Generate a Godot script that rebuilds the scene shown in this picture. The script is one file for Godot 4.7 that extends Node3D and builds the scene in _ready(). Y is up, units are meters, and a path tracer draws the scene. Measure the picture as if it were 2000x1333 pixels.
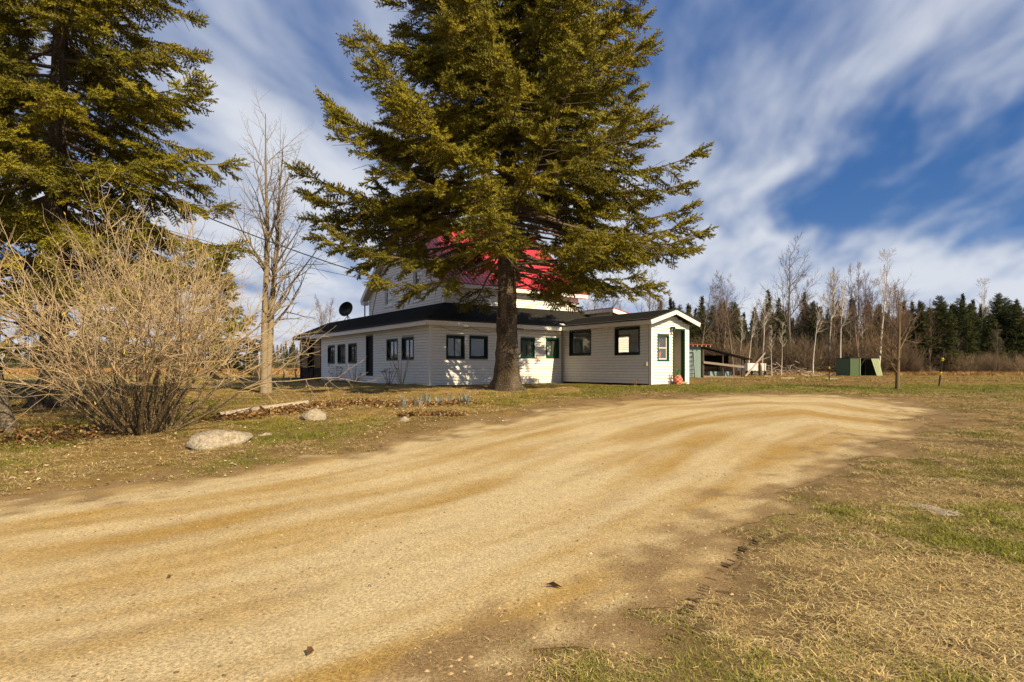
extends Node3D

const EYE := 1.5            # camera height over the gravel it stands on
const FOCAL := 1200.0       # focal length in pixels of the 2000 pixel wide photograph
const HORIZON := 719.0
const HOUSE_TURN := 35.3    # degrees
const SUN_AZIMUTH := 41.8   # degrees right of straight behind the camera
const SUN_HEIGHT := 38.0

var rng := RandomNumberGenerator.new()
var noise := FastNoiseLite.new()
var drive_poly := PackedVector2Array()
var drive_edge := PackedVector2Array()
var M := {}
var taken := {}

# ------------------------------------------------------------------ mesh building
class MB:
	var v := PackedVector3Array()
	var n := PackedVector3Array()
	var c := PackedColorArray()
	var i := PackedInt32Array()
	func tri(a: Vector3, b: Vector3, d: Vector3, col := Color.WHITE) -> void:
		var nn := (b - a).cross(d - a).normalized()
		var k := v.size()
		v.append(a); v.append(b); v.append(d)
		for q in 3:
			n.append(nn); c.append(col)
		i.append(k); i.append(k + 2); i.append(k + 1)
	func quad(a: Vector3, b: Vector3, d: Vector3, e: Vector3, col := Color.WHITE) -> void:
		var nn := (b - a).cross(e - a).normalized()
		if nn == Vector3.ZERO:
			nn = (d - b).cross(e - b).normalized()
		var k := v.size()
		v.append(a); v.append(b); v.append(d); v.append(e)
		for q in 4:
			n.append(nn); c.append(col)
		i.append(k); i.append(k + 2); i.append(k + 1)
		i.append(k); i.append(k + 3); i.append(k + 2)
	func box(t: Transform3D, s: Vector3, col := Color.WHITE) -> void:
		var h := s * 0.5
		var p: Array[Vector3] = []
		for q in 8:
			p.append(t * Vector3(h.x if q & 1 else -h.x, h.y if q & 2 else -h.y, h.z if q & 4 else -h.z))
		quad(p[4], p[5], p[7], p[6], col)
		quad(p[1], p[0], p[2], p[3], col)
		quad(p[5], p[1], p[3], p[7], col)
		quad(p[0], p[4], p[6], p[2], col)
		quad(p[6], p[7], p[3], p[2], col)
		quad(p[0], p[1], p[5], p[4], col)
	func bx(lo: Vector3, hi: Vector3, col := Color.WHITE) -> void:
		box(Transform3D(Basis(), (lo + hi) * 0.5), hi - lo, col)
	func beam(a: Vector3, b: Vector3, w: float, h: float, col := Color.WHITE, up := Vector3.UP) -> void:
		var d := (b - a).normalized()
		var s := d.cross(up).normalized()
		var u := s.cross(d)
		box(Transform3D(Basis(d, u, s), (a + b) * 0.5), Vector3(a.distance_to(b), h, w), col)
	func tube(a: Vector3, b: Vector3, ra: float, rb: float, sides: int, ca := Color.WHITE, cb := Color.WHITE) -> void:
		var d := (b - a).normalized()
		var s := d.cross(Vector3(0.31, 0.2, 0.93)).normalized()
		var u := s.cross(d)
		var k := v.size()
		for q in sides:
			var an := TAU * q / sides
			var o := s * cos(an) + u * sin(an)
			v.append(a + o * ra); n.append(o); c.append(ca)
			v.append(b + o * rb); n.append(o); c.append(cb)
		for q in sides:
			var x := k + q * 2
			var y := k + ((q + 1) % sides) * 2
			i.append(x); i.append(y); i.append(y + 1)
			i.append(x); i.append(y + 1); i.append(x + 1)
	func slab(top: Array, thick: float, col := Color.WHITE) -> void:
		# a flat polygon given by its upper corners, with thickness downwards
		var p: Array = top.duplicate()
		var nn: Vector3 = (p[1] - p[0]).cross(p[2] - p[0])
		if nn.y < 0:
			p.reverse()
		var dn := Vector3(0, -thick, 0)
		for q in range(1, p.size() - 1):
			tri(p[0], p[q], p[q + 1], col)
			tri(p[0] + dn, p[q + 1] + dn, p[q] + dn, col)
		for q in p.size():
			var a: Vector3 = p[q]
			var b: Vector3 = p[(q + 1) % p.size()]
			quad(a + dn, b + dn, b, a, col)
	func lathe(o: Vector3, prof: Array, sides: int, col := Color.WHITE) -> void:
		var k := v.size()
		for r in prof:
			for q in sides:
				var an := TAU * q / sides
				v.append(o + Vector3(cos(an) * r.x, r.y, sin(an) * r.x))
				n.append(Vector3(cos(an), 0.15, sin(an)).normalized()); c.append(col)
		for r in prof.size() - 1:
			for q in sides:
				var a := k + r * sides + q
				var b := k + r * sides + (q + 1) % sides
				i.append(a); i.append(b); i.append(b + sides)
				i.append(a); i.append(b + sides); i.append(a + sides)
	func mesh() -> ArrayMesh:
		var m := ArrayMesh.new()
		var arr := []
		arr.resize(Mesh.ARRAY_MAX)
		arr[Mesh.ARRAY_VERTEX] = v
		arr[Mesh.ARRAY_NORMAL] = n
		arr[Mesh.ARRAY_COLOR] = c
		arr[Mesh.ARRAY_INDEX] = i
		m.add_surface_from_arrays(Mesh.PRIMITIVE_TRIANGLES, arr)
		return m

# ------------------------------------------------------------------ naming
func numbered(called: String) -> String:
	var k: int = taken.get(called, -1) + 1
	taken[called] = k
	return called if k == 0 else "%s_%03d" % [called, k]

func part(parent: Node, called: String, mesh: Mesh, mat: Material, at := Transform3D()) -> MeshInstance3D:
	var o := MeshInstance3D.new()
	o.name = called
	o.mesh = mesh
	o.material_override = mat
	o.transform = at
	parent.add_child(o, true)
	return o

func tag(o: Node, label: String, category: String, group := "", kind := "") -> Node:
	if label: o.set_meta("label", label)
	if category: o.set_meta("category", category)
	if group: o.set_meta("group", group)
	if kind: o.set_meta("kind", kind)
	return o

func thing(called: String, label: String, category: String, at := Vector3.ZERO, turn := 0.0, group := "") -> Node3D:
	var o := Node3D.new()
	o.name = numbered(called)
	add_child(o)
	o.position = at
	o.rotation.y = turn
	tag(o, label, category, group)
	return o

func copy(src: Node3D, called: String, label: String, group: String) -> Node3D:
	var o: Node3D = src.duplicate()
	o.name = numbered(called)
	add_child(o)
	tag(o, label, "", group)
	return o

func structure(called: String, mesh: Mesh, mat: Material) -> MeshInstance3D:
	var o := part(self, called, mesh, mat)
	o.set_meta("kind", "structure")
	return o

func scatter(parent: Node, called: String, mesh: Mesh, mat: Material, xf: Array, cols: PackedColorArray) -> MultiMeshInstance3D:
	var mm := MultiMesh.new()
	mm.transform_format = MultiMesh.TRANSFORM_3D
	mm.use_colors = true
	mm.mesh = mesh
	mm.instance_count = xf.size()
	for k in xf.size():
		mm.set_instance_transform(k, xf[k])
		mm.set_instance_color(k, cols[k])
	var o := MultiMeshInstance3D.new()
	o.name = called
	o.multimesh = mm
	o.material_override = mat
	parent.add_child(o, true)
	o.set_meta("kind", "stuff")
	return o

# ------------------------------------------------------------------ materials
func lin(r: float, g: float, b: float, a := 1.0) -> Color:
	var c := Color(r, g, b).linear_to_srgb()
	c.a = a
	return c

func ramp(lo: Color, hi: Color, mid := 0.5) -> Gradient:
	var g := Gradient.new()
	g.offsets = PackedFloat32Array([0.0, mid, 1.0])
	g.colors = PackedColorArray([lo, lo.lerp(hi, 0.5), hi])
	return g

func ntex(freq: float, seed_: int, lo := 0.0, hi := 1.0, size := 512, kind := FastNoiseLite.TYPE_SIMPLEX_SMOOTH, oct := 4, mid := 0.5, gain := 0.5) -> NoiseTexture2D:
	var t := NoiseTexture2D.new()
	t.width = size
	t.height = size
	t.seamless = true
	var f := FastNoiseLite.new()
	f.noise_type = kind
	f.frequency = freq
	f.seed = seed_
	f.fractal_octaves = oct
	f.fractal_gain = gain
	t.noise = f
	t.color_ramp = ramp(Color(lo, lo, lo), Color(hi, hi, hi), mid)
	return t

func mat(col: Color, rough := 0.8, tex: Texture2D = null, scale := 1.0, vcol := false, height: Texture2D = null, hscale := 0.0) -> StandardMaterial3D:
	var m := StandardMaterial3D.new()
	m.albedo_color = col
	m.roughness = rough
	m.metallic_specular = 0.35
	m.vertex_color_use_as_albedo = vcol
	if tex or height:
		m.uv1_triplanar = true
		m.uv1_world_triplanar = true
		m.uv1_scale = Vector3.ONE * scale
	if tex:
		m.albedo_texture = tex
	if height:
		m.heightmap_enabled = true
		m.heightmap_texture = height
		m.heightmap_scale = hscale
	return m

func materials() -> void:
	var fine := ntex(0.09, 3, 0.72, 1.0, 1024, FastNoiseLite.TYPE_SIMPLEX_SMOOTH, 5)
	var coarse := ntex(0.012, 9, 0.92, 1.0)
	var bump := ntex(0.06, 5, 0.0, 1.0, 1024, FastNoiseLite.TYPE_SIMPLEX_SMOOTH, 5)
	var gravel := ntex(0.12, 21, 0.0, 1.0, 1024, FastNoiseLite.TYPE_CELLULAR, 3)
	var grit := ntex(0.10, 91, 0.0, 1.0, 1024, FastNoiseLite.TYPE_SIMPLEX_SMOOTH, 4, 0.5, 0.9)
	M.ground = mat(Color.WHITE, 0.95, ntex(0.11, 31, 0.6, 1.0, 1024, FastNoiseLite.TYPE_SIMPLEX_SMOOTH, 5), 0.55, true, grit, 0.8)
	M.drive = mat(Color.WHITE, 0.95, ntex(0.07, 33, 0.46, 1.0, 1024, FastNoiseLite.TYPE_SIMPLEX_SMOOTH, 4, 0.42, 0.95), 0.40, true, grit, 0.5)
	for m in [M.ground, M.drive]:
		m.detail_enabled = true
		m.detail_albedo = ntex(0.05, 77, 0.88, 1.0, 1024, FastNoiseLite.TYPE_SIMPLEX_SMOOTH, 6)
		m.detail_blend_mode = BaseMaterial3D.BLEND_MODE_MUL
		m.detail_uv_layer = BaseMaterial3D.DETAIL_UV_2
		m.uv2_triplanar = true
		m.uv2_world_triplanar = true
		m.uv2_scale = Vector3.ONE * 0.13
	M.vinyl = mat(lin(0.87, 0.86, 0.83), 0.55, coarse, 0.9)
	M.vinyl_b = mat(lin(0.84, 0.84, 0.82), 0.6, coarse, 0.7)
	M.vinyl_c = mat(lin(0.86, 0.835, 0.79), 0.6, coarse, 1.3)
	M.groove_shade = mat(lin(0.50, 0.48, 0.44), 0.9, coarse, 1.0)  # wall core toned down, painting shade into the grooves between boards
	M.trim = mat(lin(0.85, 0.83, 0.81), 0.5, coarse, 1.1)
	M.soffit = mat(lin(0.62, 0.57, 0.46), 0.7, coarse, 1.0)
	M.green = mat(lin(0.016, 0.085, 0.065), 0.45, fine, 1.5)  # frame paint on sunlit walls, sunlight put into the brighter tone
	M.dark_green = mat(lin(0.012, 0.03, 0.026), 0.5, fine, 1.5)  # same frame paint for shaded walls, shade put into the colour
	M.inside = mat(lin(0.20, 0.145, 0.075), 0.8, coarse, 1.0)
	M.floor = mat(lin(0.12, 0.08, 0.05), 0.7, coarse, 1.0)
	M.curtain = mat(lin(0.42, 0.37, 0.24), 0.9, fine, 2.0)
	M.curtain.backlight_enabled = true
	M.curtain.backlight = Color(0.4, 0.36, 0.28)
	M.orange_cloth = mat(lin(0.62, 0.20, 0.09), 0.9, fine, 3.0)
	M.shingle = mat(lin(0.075, 0.072, 0.066), 0.92, ntex(0.05, 41, 0.35, 1.0, 512, FastNoiseLite.TYPE_SIMPLEX_SMOOTH, 5), 0.8, false, gravel, 0.8)
	M.red = mat(lin(0.50, 0.035, 0.045), 0.38, coarse, 0.5)
	M.red.metallic_specular = 0.5
	M.glass = StandardMaterial3D.new()
	M.glass.albedo_color = Color(0.75, 0.8, 0.8, 0.06)
	M.glass.transparency = BaseMaterial3D.TRANSPARENCY_ALPHA
	M.glass.roughness = 0.02
	M.glass.metallic_specular = 0.5
	M.screen = mat(Color(0.52, 0.42, 0.28, 0.62), 0.5)
	M.screen.transparency = BaseMaterial3D.TRANSPARENCY_ALPHA
	M.dark_wood = mat(lin(0.035, 0.024, 0.018), 0.85, fine, 1.2)
	M.old_wood = mat(lin(0.20, 0.165, 0.125), 0.9, ntex(0.03, 51, 0.4, 1.0), 1.5, false, bump, 0.8)
	M.pale_wood = mat(lin(0.60, 0.50, 0.40), 0.85, ntex(0.04, 52, 0.6, 1.0), 1.4, false, bump, 0.8)
	M.concrete = mat(lin(0.42, 0.37, 0.30), 0.9, fine, 1.2, false, bump, 0.5)
	M.door = mat(lin(0.34, 0.25, 0.12), 0.55, coarse, 1.0)
	M.rock = mat(lin(0.74, 0.64, 0.50), 0.9, ntex(0.035, 61, 0.55, 1.0, 512, FastNoiseLite.TYPE_SIMPLEX_SMOOTH, 6), 0.9, false, bump, 4.0)
	M.bark = mat(Color.WHITE, 0.95, ntex(0.035, 71, 0.35, 1.0, 512, FastNoiseLite.TYPE_CELLULAR, 4), 1.4, true, ntex(0.045, 72, 0.0, 1.0, 512, FastNoiseLite.TYPE_CELLULAR, 3), 4.0)
	M.twig = mat(Color.WHITE, 0.9, null, 1.0, true)
	M.birch = mat(Color.WHITE, 0.8, ntex(0.02, 73, 0.45, 1.0, 512, FastNoiseLite.TYPE_SIMPLEX_SMOOTH, 5, 0.3), 0.8, true)
	M.needle = mat(Color.WHITE, 0.7, null, 1.0, true)
	M.needle.backlight_enabled = true
	M.needle.backlight = Color(0.40, 0.38, 0.16)
	M.blade = mat(Color.WHITE, 0.85, null, 1.0, true)
	M.blade.backlight_enabled = true
	M.blade.backlight = Color(0.35, 0.33, 0.2)
	M.leaf = mat(Color.WHITE, 0.9, null, 1.0, true)
	M.stone = mat(Color.WHITE, 0.9, fine, 6.0, true)
	M.tin = mat(lin(0.27, 0.36, 0.36), 0.5, coarse, 0.8)
	M.tin.metallic = 0.25
	M.rust = mat(lin(0.36, 0.10, 0.035), 0.85, fine, 1.0)
	M.black = mat(lin(0.012, 0.012, 0.013), 0.75, coarse, 1.0)
	M.black_metal = mat(lin(0.02, 0.02, 0.02), 0.45)
	M.tarp_green = mat(lin(0.075, 0.115, 0.06), 0.6, coarse, 0.9)
	M.tarp_pale = mat(lin(0.34, 0.40, 0.24), 0.55, coarse, 0.9)
	M.yellow = mat(lin(0.75, 0.58, 0.02), 0.5)
	M.white_paint = mat(lin(0.75, 0.73, 0.70), 0.6, fine, 1.0)
	M.dish = mat(lin(0.30, 0.33, 0.34), 0.45, coarse, 2.0)
	M.wire = mat(lin(0.015, 0.015, 0.016), 0.6)
	M.green_wire = mat(lin(0.05, 0.05, 0.02), 0.6)
	M.bulb = mat(lin(0.8, 0.74, 0.55), 0.2)
	M.terracotta = mat(lin(0.55, 0.11, 0.055), 0.55, fine, 5.0)
	M.plastic_leaf = mat(lin(0.05, 0.32, 0.07), 0.45)
	M.tyre = mat(lin(0.22, 0.15, 0.075), 0.95, fine, 3.0, false, bump, 1.0)

# ------------------------------------------------------------------ terrain
func rise(d: float) -> float:
	return 0.86 * smoothstep(3.0, 21.0, d)

func lay(x: float, d: float) -> float:
	# height of the ground at x metres to the right and d metres ahead
	var h := rise(d)
	h += 0.035 * noise.get_noise_2d(x * 18.0, d * 18.0) * clampf((absf(x) + d - 2.0) / 8.0, 0.2, 1.0)
	return h

func flat_point(px: float, py: float) -> Vector2:
	# where the ground is that the photograph shows at this pixel
	var lo := 1.0
	var hi := 400.0
	for k in 40:
		var mid := (lo + hi) * 0.5
		if (EYE - rise(mid)) * FOCAL / mid > py - HORIZON: lo = mid
		else: hi = mid
	return Vector2((px - 1000.0) / FOCAL * lo, lo)

func on_ground(px: float, py: float) -> Vector3:
	var p := flat_point(px, py)
	return Vector3(p.x, lay(p.x, p.y), -p.y)

func at_distance(px: float, d: float) -> Vector3:
	var x := (px - 1000.0) / FOCAL * d
	return Vector3(x, lay(x, d), -d)

func up_to(py: float, d: float) -> float:
	return (HORIZON - py) / FOCAL * d + EYE - rise(d)

func seg_dist(p: Vector2, poly: PackedVector2Array, closed: bool) -> float:
	var best := 1e9
	var m := poly.size()
	for k in (m if closed else m - 1):
		var a := poly[k]
		var ab := poly[(k + 1) % m] - a
		var t := clampf((p - a).dot(ab) / ab.length_squared(), 0.0, 1.0)
		best = minf(best, p.distance_squared_to(a + ab * t))
	return sqrt(best)

func drive_mask(x: float, d: float) -> float:
	# positive on the driveway, in metres from its ragged edge
	var p := Vector2(x, d)
	var s := seg_dist(p, drive_poly, true)
	if not Geometry2D.is_point_in_polygon(p, drive_poly):
		s = -s
	if absf(s) < 2.5:
		s += 0.6 * noise.get_noise_2d(x * 40.0, d * 40.0) + 0.12 * noise.get_noise_2d(x * 120.0 + 90.0, d * 120.0)
	return s

func mixc(a: Color, b: Color, t: float) -> Color:
	return a.lerp(b, clampf(t, 0.0, 1.0))

func ground_color(x: float, d: float, s: float) -> Color:
	var n1 := noise.get_noise_2d(x * 14.0 + 500.0, d * 14.0)
	var n2 := noise.get_noise_2d(x * 60.0, d * 60.0 + 300.0)
	var n3 := noise.get_noise_2d(x * 5.0, d * 5.0 - 700.0)
	var straw := Color(0.27, 0.18, 0.06)
	var gold := Color(0.40, 0.26, 0.085)
	var green := Color(0.17, 0.17, 0.025)
	var soil := Color(0.20, 0.125, 0.055)
	var field := Color(0.27, 0.15, 0.04)
	var c := straw.lerp(gold, clampf(0.5 + n3 * 1.2, 0.0, 1.0))
	c = mixc(c, green, (n1 + 0.05) * 1.6)
	c = mixc(c, soil, (n2 - 0.12) * 1.3)
	if x > 2.0 and d > 15.5:
		# the strip of greener turf along the far edge of the gravel, then the brown pasture
		c = mixc(c, green, smoothstep(16.5, 18.0, d + n1) * (1.0 - smoothstep(20.5, 23.0, d + n1 * 2.0)) * (0.55 + n2))
		c = mixc(c, field, smoothstep(21.0, 24.0, d + n1 * 3.0) * (0.8 + n2 * 0.5))
	if x < 2.0 and d > 10.5:
		c = mixc(c, Color(0.56, 0.37, 0.115), smoothstep(10.5, 13.5, d + n1 * 2.0) * clampf(0.7 + n3 - n2, 0.0, 1.0))
	if d > 30.0:
		c = mixc(c, field, 0.5 + n1)
	if x > 0.0 and d < 14.0:
		c = mixc(c, Color(0.15, 0.10, 0.035), 0.55 + n2)
	# trodden earth beside the gravel
	var trodden := 1.0 if x > 0.5 or d < 5.0 else 0.5
	c = mixc(c, Color(0.34, 0.225, 0.105), smoothstep(trodden, 0.1, -s + n2 * 0.8 * smoothstep(0.0, 0.3, -s)))
	return c

func drive_color(x: float, d: float, s: float) -> Color:
	var e := seg_dist(Vector2(x, d), drive_edge, false)
	var along := x * 0.75 + d * 0.66
	var st := noise.get_noise_2d(e * 62.0, along * 7.0)
	var st2 := noise.get_noise_2d(e * 190.0 + 50.0, along * 12.0)
	var n1 := noise.get_noise_2d(x * 22.0 - 300.0, d * 22.0)
	var n2 := noise.get_noise_2d(x * 90.0, d * 90.0 - 100.0)
	var pale := Color(0.85, 0.68, 0.40)
	var golden := Color(0.60, 0.385, 0.115)
	var grey := Color(0.62, 0.50, 0.34)
	var c := pale.lerp(golden, clampf(0.36 + st * 1.1 + n1 * 0.35 + st2 * 0.45, 0.0, 1.0))
	c = mixc(c, grey, (st2 * 0.9 + n2 * 0.3 - 0.12) * 0.9)
	c = mixc(c, Color(0.40, 0.27, 0.13), smoothstep(0.75, 0.0, s + n2 * 0.9 * smoothstep(0.0, 0.2, s)))
	return c

func axis_values(lo: float, hi: float, step: float, far_lo: float, far_hi: float) -> PackedFloat32Array:
	var out := PackedFloat32Array()
	var back := []
	var w := step
	var q := lo
	while q > far_lo:
		w *= 1.22
		q = maxf(q - w, far_lo)
		back.append(q)
	back.reverse()
	for b in back: out.append(b)
	var m := int(round((hi - lo) / step))
	for k in m + 1: out.append(lo + k * step)
	w = step
	q = hi
	while q < far_hi:
		w *= 1.22
		q = minf(q + w, far_hi)
		out.append(q)
	return out

func make_terrain() -> void:
	var edge_px := [[-500, 1030], [-200, 1003], [0, 978], [300, 942], [560, 902], [760, 862], [900, 832], [1050, 803], [1200, 783], [1400, 771], [1600, 772], [1730, 780], [1800, 792]]
	for e in edge_px: drive_edge.append(flat_point(e[0], e[1]))
	for p in drive_edge: drive_poly.append(p)
	for e in [[1815, 812], [1790, 845], [1700, 890], [1600, 935], [1500, 1005], [1420, 1085], [1350, 1165], [1210, 1240], [1100, 1300], [1010, 1380]]:
		drive_poly.append(flat_point(e[0], e[1]))
	for p in [Vector2(-0.6, 1.0), Vector2(-1.5, -3.0), Vector2(-13.0, -3.0), Vector2(-13.0, 5.4)]: drive_poly.append(p)
	var xs := axis_values(-14.4, 15.0, 0.12, -1500.0, 1500.0)
	var ds := axis_values(-3.0, 26.4, 0.12, -300.0, 2200.0)
	var nx := xs.size()
	var nd := ds.size()
	var ms := PackedFloat32Array()
	ms.resize(nx * nd)
	var g := MB.new()
	var dr := MB.new()
	for b in nd:
		for a in nx:
			var x := xs[a]
			var d := ds[b]
			var s := -9.0
			if x > -14.0 and x < 14.0 and d > -3.0 and d < 20.0:
				s = drive_mask(x, d)
			ms[b * nx + a] = s
			var fine: bool = absf(x) < 30.0 and d < 60.0
			var y := lay(x, d) if fine else rise(d)
			if s < 0.0 and fine and d < 30.0:
				y += 0.03 * smoothstep(0.0, 0.5, -s) + 0.016 * noise.get_noise_2d(x * 130.0, d * 130.0)
			var e := 0.3
			var nn := Vector3(rise(0) * 0.0, 1.0, (rise(d + e) - rise(d - e)) / (2.0 * e)).normalized()
			g.v.append(Vector3(x, y, -d))
			g.n.append(nn)
			g.c.append(ground_color(x, d, s))
	# true normals from the heights
	for b in range(1, nd - 1):
		for a in range(1, nx - 1):
			var k := b * nx + a
			g.n[k] = (g.v[k + 1] - g.v[k - 1]).cross(g.v[k + nx] - g.v[k - nx]).normalized()
	var index := {}
	for b in nd - 1:
		for a in nx - 1:
			var k := b * nx + a
			var q: Array[int] = [k, k + 1, k + nx + 1, k + nx]
			var inside := 0
			for t in q:
				if ms[t] > 0.0: inside += 1
			if not (ms[k] > 0.35 and ms[k + 1] > 0.35 and ms[k + nx] > 0.35 and ms[k + nx + 1] > 0.35):
				g.i.append(q[0]); g.i.append(q[2]); g.i.append(q[1])
				g.i.append(q[0]); g.i.append(q[3]); g.i.append(q[2])
			if inside == 0:
				continue
			# the gravel sheet: the part of this cell that lies inside the edge
			var ring := []
			for t in 4:
				var i0: int = q[t]
				var i1: int = q[(t + 1) % 4]
				if ms[i0] > 0.0: ring.append([i0, -1, 0.0])
				if (ms[i0] > 0.0) != (ms[i1] > 0.0): ring.append([i0, i1, ms[i0] / (ms[i0] - ms[i1])])
			var ids := []
			for r in ring:
				var key: Vector2i = Vector2i(r[0], r[1]) if r[1] < 0 else Vector2i(mini(r[0], r[1]), maxi(r[0], r[1]))
				if not index.has(key):
					var p: Vector3 = g.v[r[0]]
					var nn: Vector3 = g.n[r[0]]
					var s: float = ms[r[0]]
					if r[1] >= 0:
						p = p.lerp(g.v[r[1]], r[2])
						s = 0.0
					index[key] = dr.v.size()
					dr.v.append(p + Vector3(0, 0.006 + 0.0 * s, 0))
					dr.n.append(nn)
					dr.c.append(drive_color(p.x, -p.z, s))
				ids.append(index[key])
			for t in range(1, ids.size() - 1):
				dr.i.append(ids[0]); dr.i.append(ids[t + 1]); dr.i.append(ids[t])
	structure("ground", g.mesh(), M.ground)
	structure("driveway", dr.mesh(), M.drive)

# ------------------------------------------------------------------ sky
func make_sky() -> Sky:
	var w := 1536
	var h := 768
	var im := Image.create(w, h, false, Image.FORMAT_RGBF)
	var f := FastNoiseLite.new()
	f.noise_type = FastNoiseLite.TYPE_SIMPLEX_SMOOTH
	f.seed = 12
	f.frequency = 1.0
	f.fractal_octaves = 6
	f.fractal_gain = 0.55
	var low := FastNoiseLite.new()
	low.noise_type = FastNoiseLite.TYPE_SIMPLEX_SMOOTH
	low.seed = 4
	low.frequency = 1.0
	low.fractal_octaves = 3
	for r in h:
		var el := (0.5 - (r + 0.5) / h) * PI
		var y := sin(el)
		for q in w:
			var c := Color(0.30, 0.26, 0.20)
			if el > -0.02:
				var az := (q + 0.5) / w * TAU
				var cx := sin(az) * cos(el)
				var cz := cos(az) * cos(el)
				var k := 1.0 / (maxf(y, 0.0) + 0.10)
				var p := Vector2(cx, cz) * k
				var s := p.x * 0.97 - p.y * 0.24
				var t := p.x * 0.24 + p.y * 0.97
				s += 0.10 * low.get_noise_2d(p.x * 0.8, p.y * 0.8)
				var streak := f.get_noise_2d(s * 1.5, t * 0.42)
				var wisps := f.get_noise_2d(s * 4.2 + 30.0, t * 1.5)
				var broad := low.get_noise_2d(s * 0.55 + 8.0, t * 0.35)
				var lane := smoothstep(0.15, 0.85, s + 0.15 * broad) * smoothstep(1.35, 2.15, t) * smoothstep(3.5, 2.8, t + 0.4 * broad)
				var cover := 0.66 + broad * 0.30 + streak * 0.50 + wisps * 0.36 - lane * 0.72
				cover += 0.22 * smoothstep(3.0, 4.2, t)
				cover = clampf(cover, 0.0, 1.0)
				cover = cover * cover * (3.0 - 2.0 * cover)
				var blue := Color(0.024, 0.078, 0.22).lerp(Color(0.15, 0.28, 0.48), pow(1.0 - clampf(y, 0.0, 1.0), 7.0))
				var cloud := Color(0.24, 0.28, 0.38).lerp(Color(0.46, 0.48, 0.52), clampf(0.35 + streak * 0.9 + 0.5 * smoothstep(0.5, 0.12, y), 0.0, 1.0))
				c = blue.lerp(cloud, cover * 0.92)
			im.set_pixel(q, r, c)
	var pm := PanoramaSkyMaterial.new()
	pm.panorama = ImageTexture.create_from_image(im)
	var sky := Sky.new()
	sky.sky_material = pm
	return sky

func make_camera_and_light() -> void:
	var cam := Camera3D.new()
	cam.name = "camera"
	var near := 0.1
	cam.position = Vector3(0, EYE, 0)
	cam.projection = Camera3D.PROJECTION_FRUSTUM
	cam.set_frustum(near * 1333.0 / FOCAL, Vector2(0.0, near * (HORIZON - 666.5) / FOCAL), near, 4000.0)
	add_child(cam)
	cam.current = true
	var env := Environment.new()
	env.background_mode = Environment.BG_SKY
	env.sky = make_sky()
	env.background_energy_multiplier = 1.0
	env.tonemap_mode = Environment.TONE_MAPPER_LINEAR
	env.tonemap_exposure = 1.62
	env.sdfgi_enabled = true
	env.ssao_enabled = true
	env.ssil_enabled = true
	var we := WorldEnvironment.new()
	we.name = "world_environment"
	we.environment = env
	add_child(we)
	var sun := DirectionalLight3D.new()
	sun.name = "sun"
	var az := deg_to_rad(SUN_AZIMUTH)
	var el := deg_to_rad(SUN_HEIGHT)
	var to_sun := Vector3(sin(az) * cos(el), sin(el), cos(az) * cos(el))
	sun.look_at_from_position(Vector3.ZERO, -to_sun)
	sun.light_energy = 1.6
	sun.light_angular_distance = 0.5
	sun.light_color = Color(1.0, 0.91, 0.73)
	sun.shadow_enabled = true
	add_child(sun)

# ------------------------------------------------------------------ farmhouse
var wedge: ArrayMesh

func make_wedge() -> void:
	# one board of lapped siding, 1 long, 1 high, its lower edge standing out
	var m := MB.new()
	var a := Vector3(0, 0.13, 0.0); var b := Vector3(1, 0.13, 0.0)
	var a1 := Vector3(0, 0.10, 0.030); var b1 := Vector3(1, 0.10, 0.030)
	var a2 := Vector3(0, 0.17, 0.030); var b2 := Vector3(1, 0.17, 0.030)
	var a3 := Vector3(0, 1.0, 0.006); var b3 := Vector3(1, 1.0, 0.006)
	var a4 := Vector3(0, 1.0, 0.0); var b4 := Vector3(1, 1.0, 0.0)
	m.quad(a, b, b1, a1)
	m.quad(a1, b1, b2, a2)
	m.quad(a2, b2, b3, a3)
	m.quad(a3, b3, b4, a4)
	m.tri(a, a1, a2); m.quad(a, a2, a3, a4)
	m.tri(b, b2, b1); m.quad(b, b4, b3, b2)
	wedge = m.mesh()

func spans(lo: float, hi: float, y0: float, y1: float, holes: Array) -> Array:
	var out := [[lo, hi]]
	for h in holes:
		if h[1] >= y1 - 0.03 or h[3] <= y0 + 0.03:
			continue
		var next := []
		for s in out:
			if h[0] > s[0] and h[2] < s[1]:
				next.append([s[0], h[0]]); next.append([h[2], s[1]])
			elif h[0] <= s[0] and h[2] >= s[1]:
				pass
			elif h[0] <= s[0] and h[2] > s[0]:
				next.append([h[2], s[1]])
			elif h[2] >= s[1] and h[0] < s[1]:
				next.append([s[0], h[0]])
			else:
				next.append(s)
		out = next
	return out

func wall_limits(gable: Array, length: float, y: float) -> Array:
	if gable and y > gable[2]:
		var t: float = (y - gable[2]) / (gable[1] - gable[2])
		return [gable[0] * t, length - (length - gable[0]) * t]
	return [0.0, length]

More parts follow.
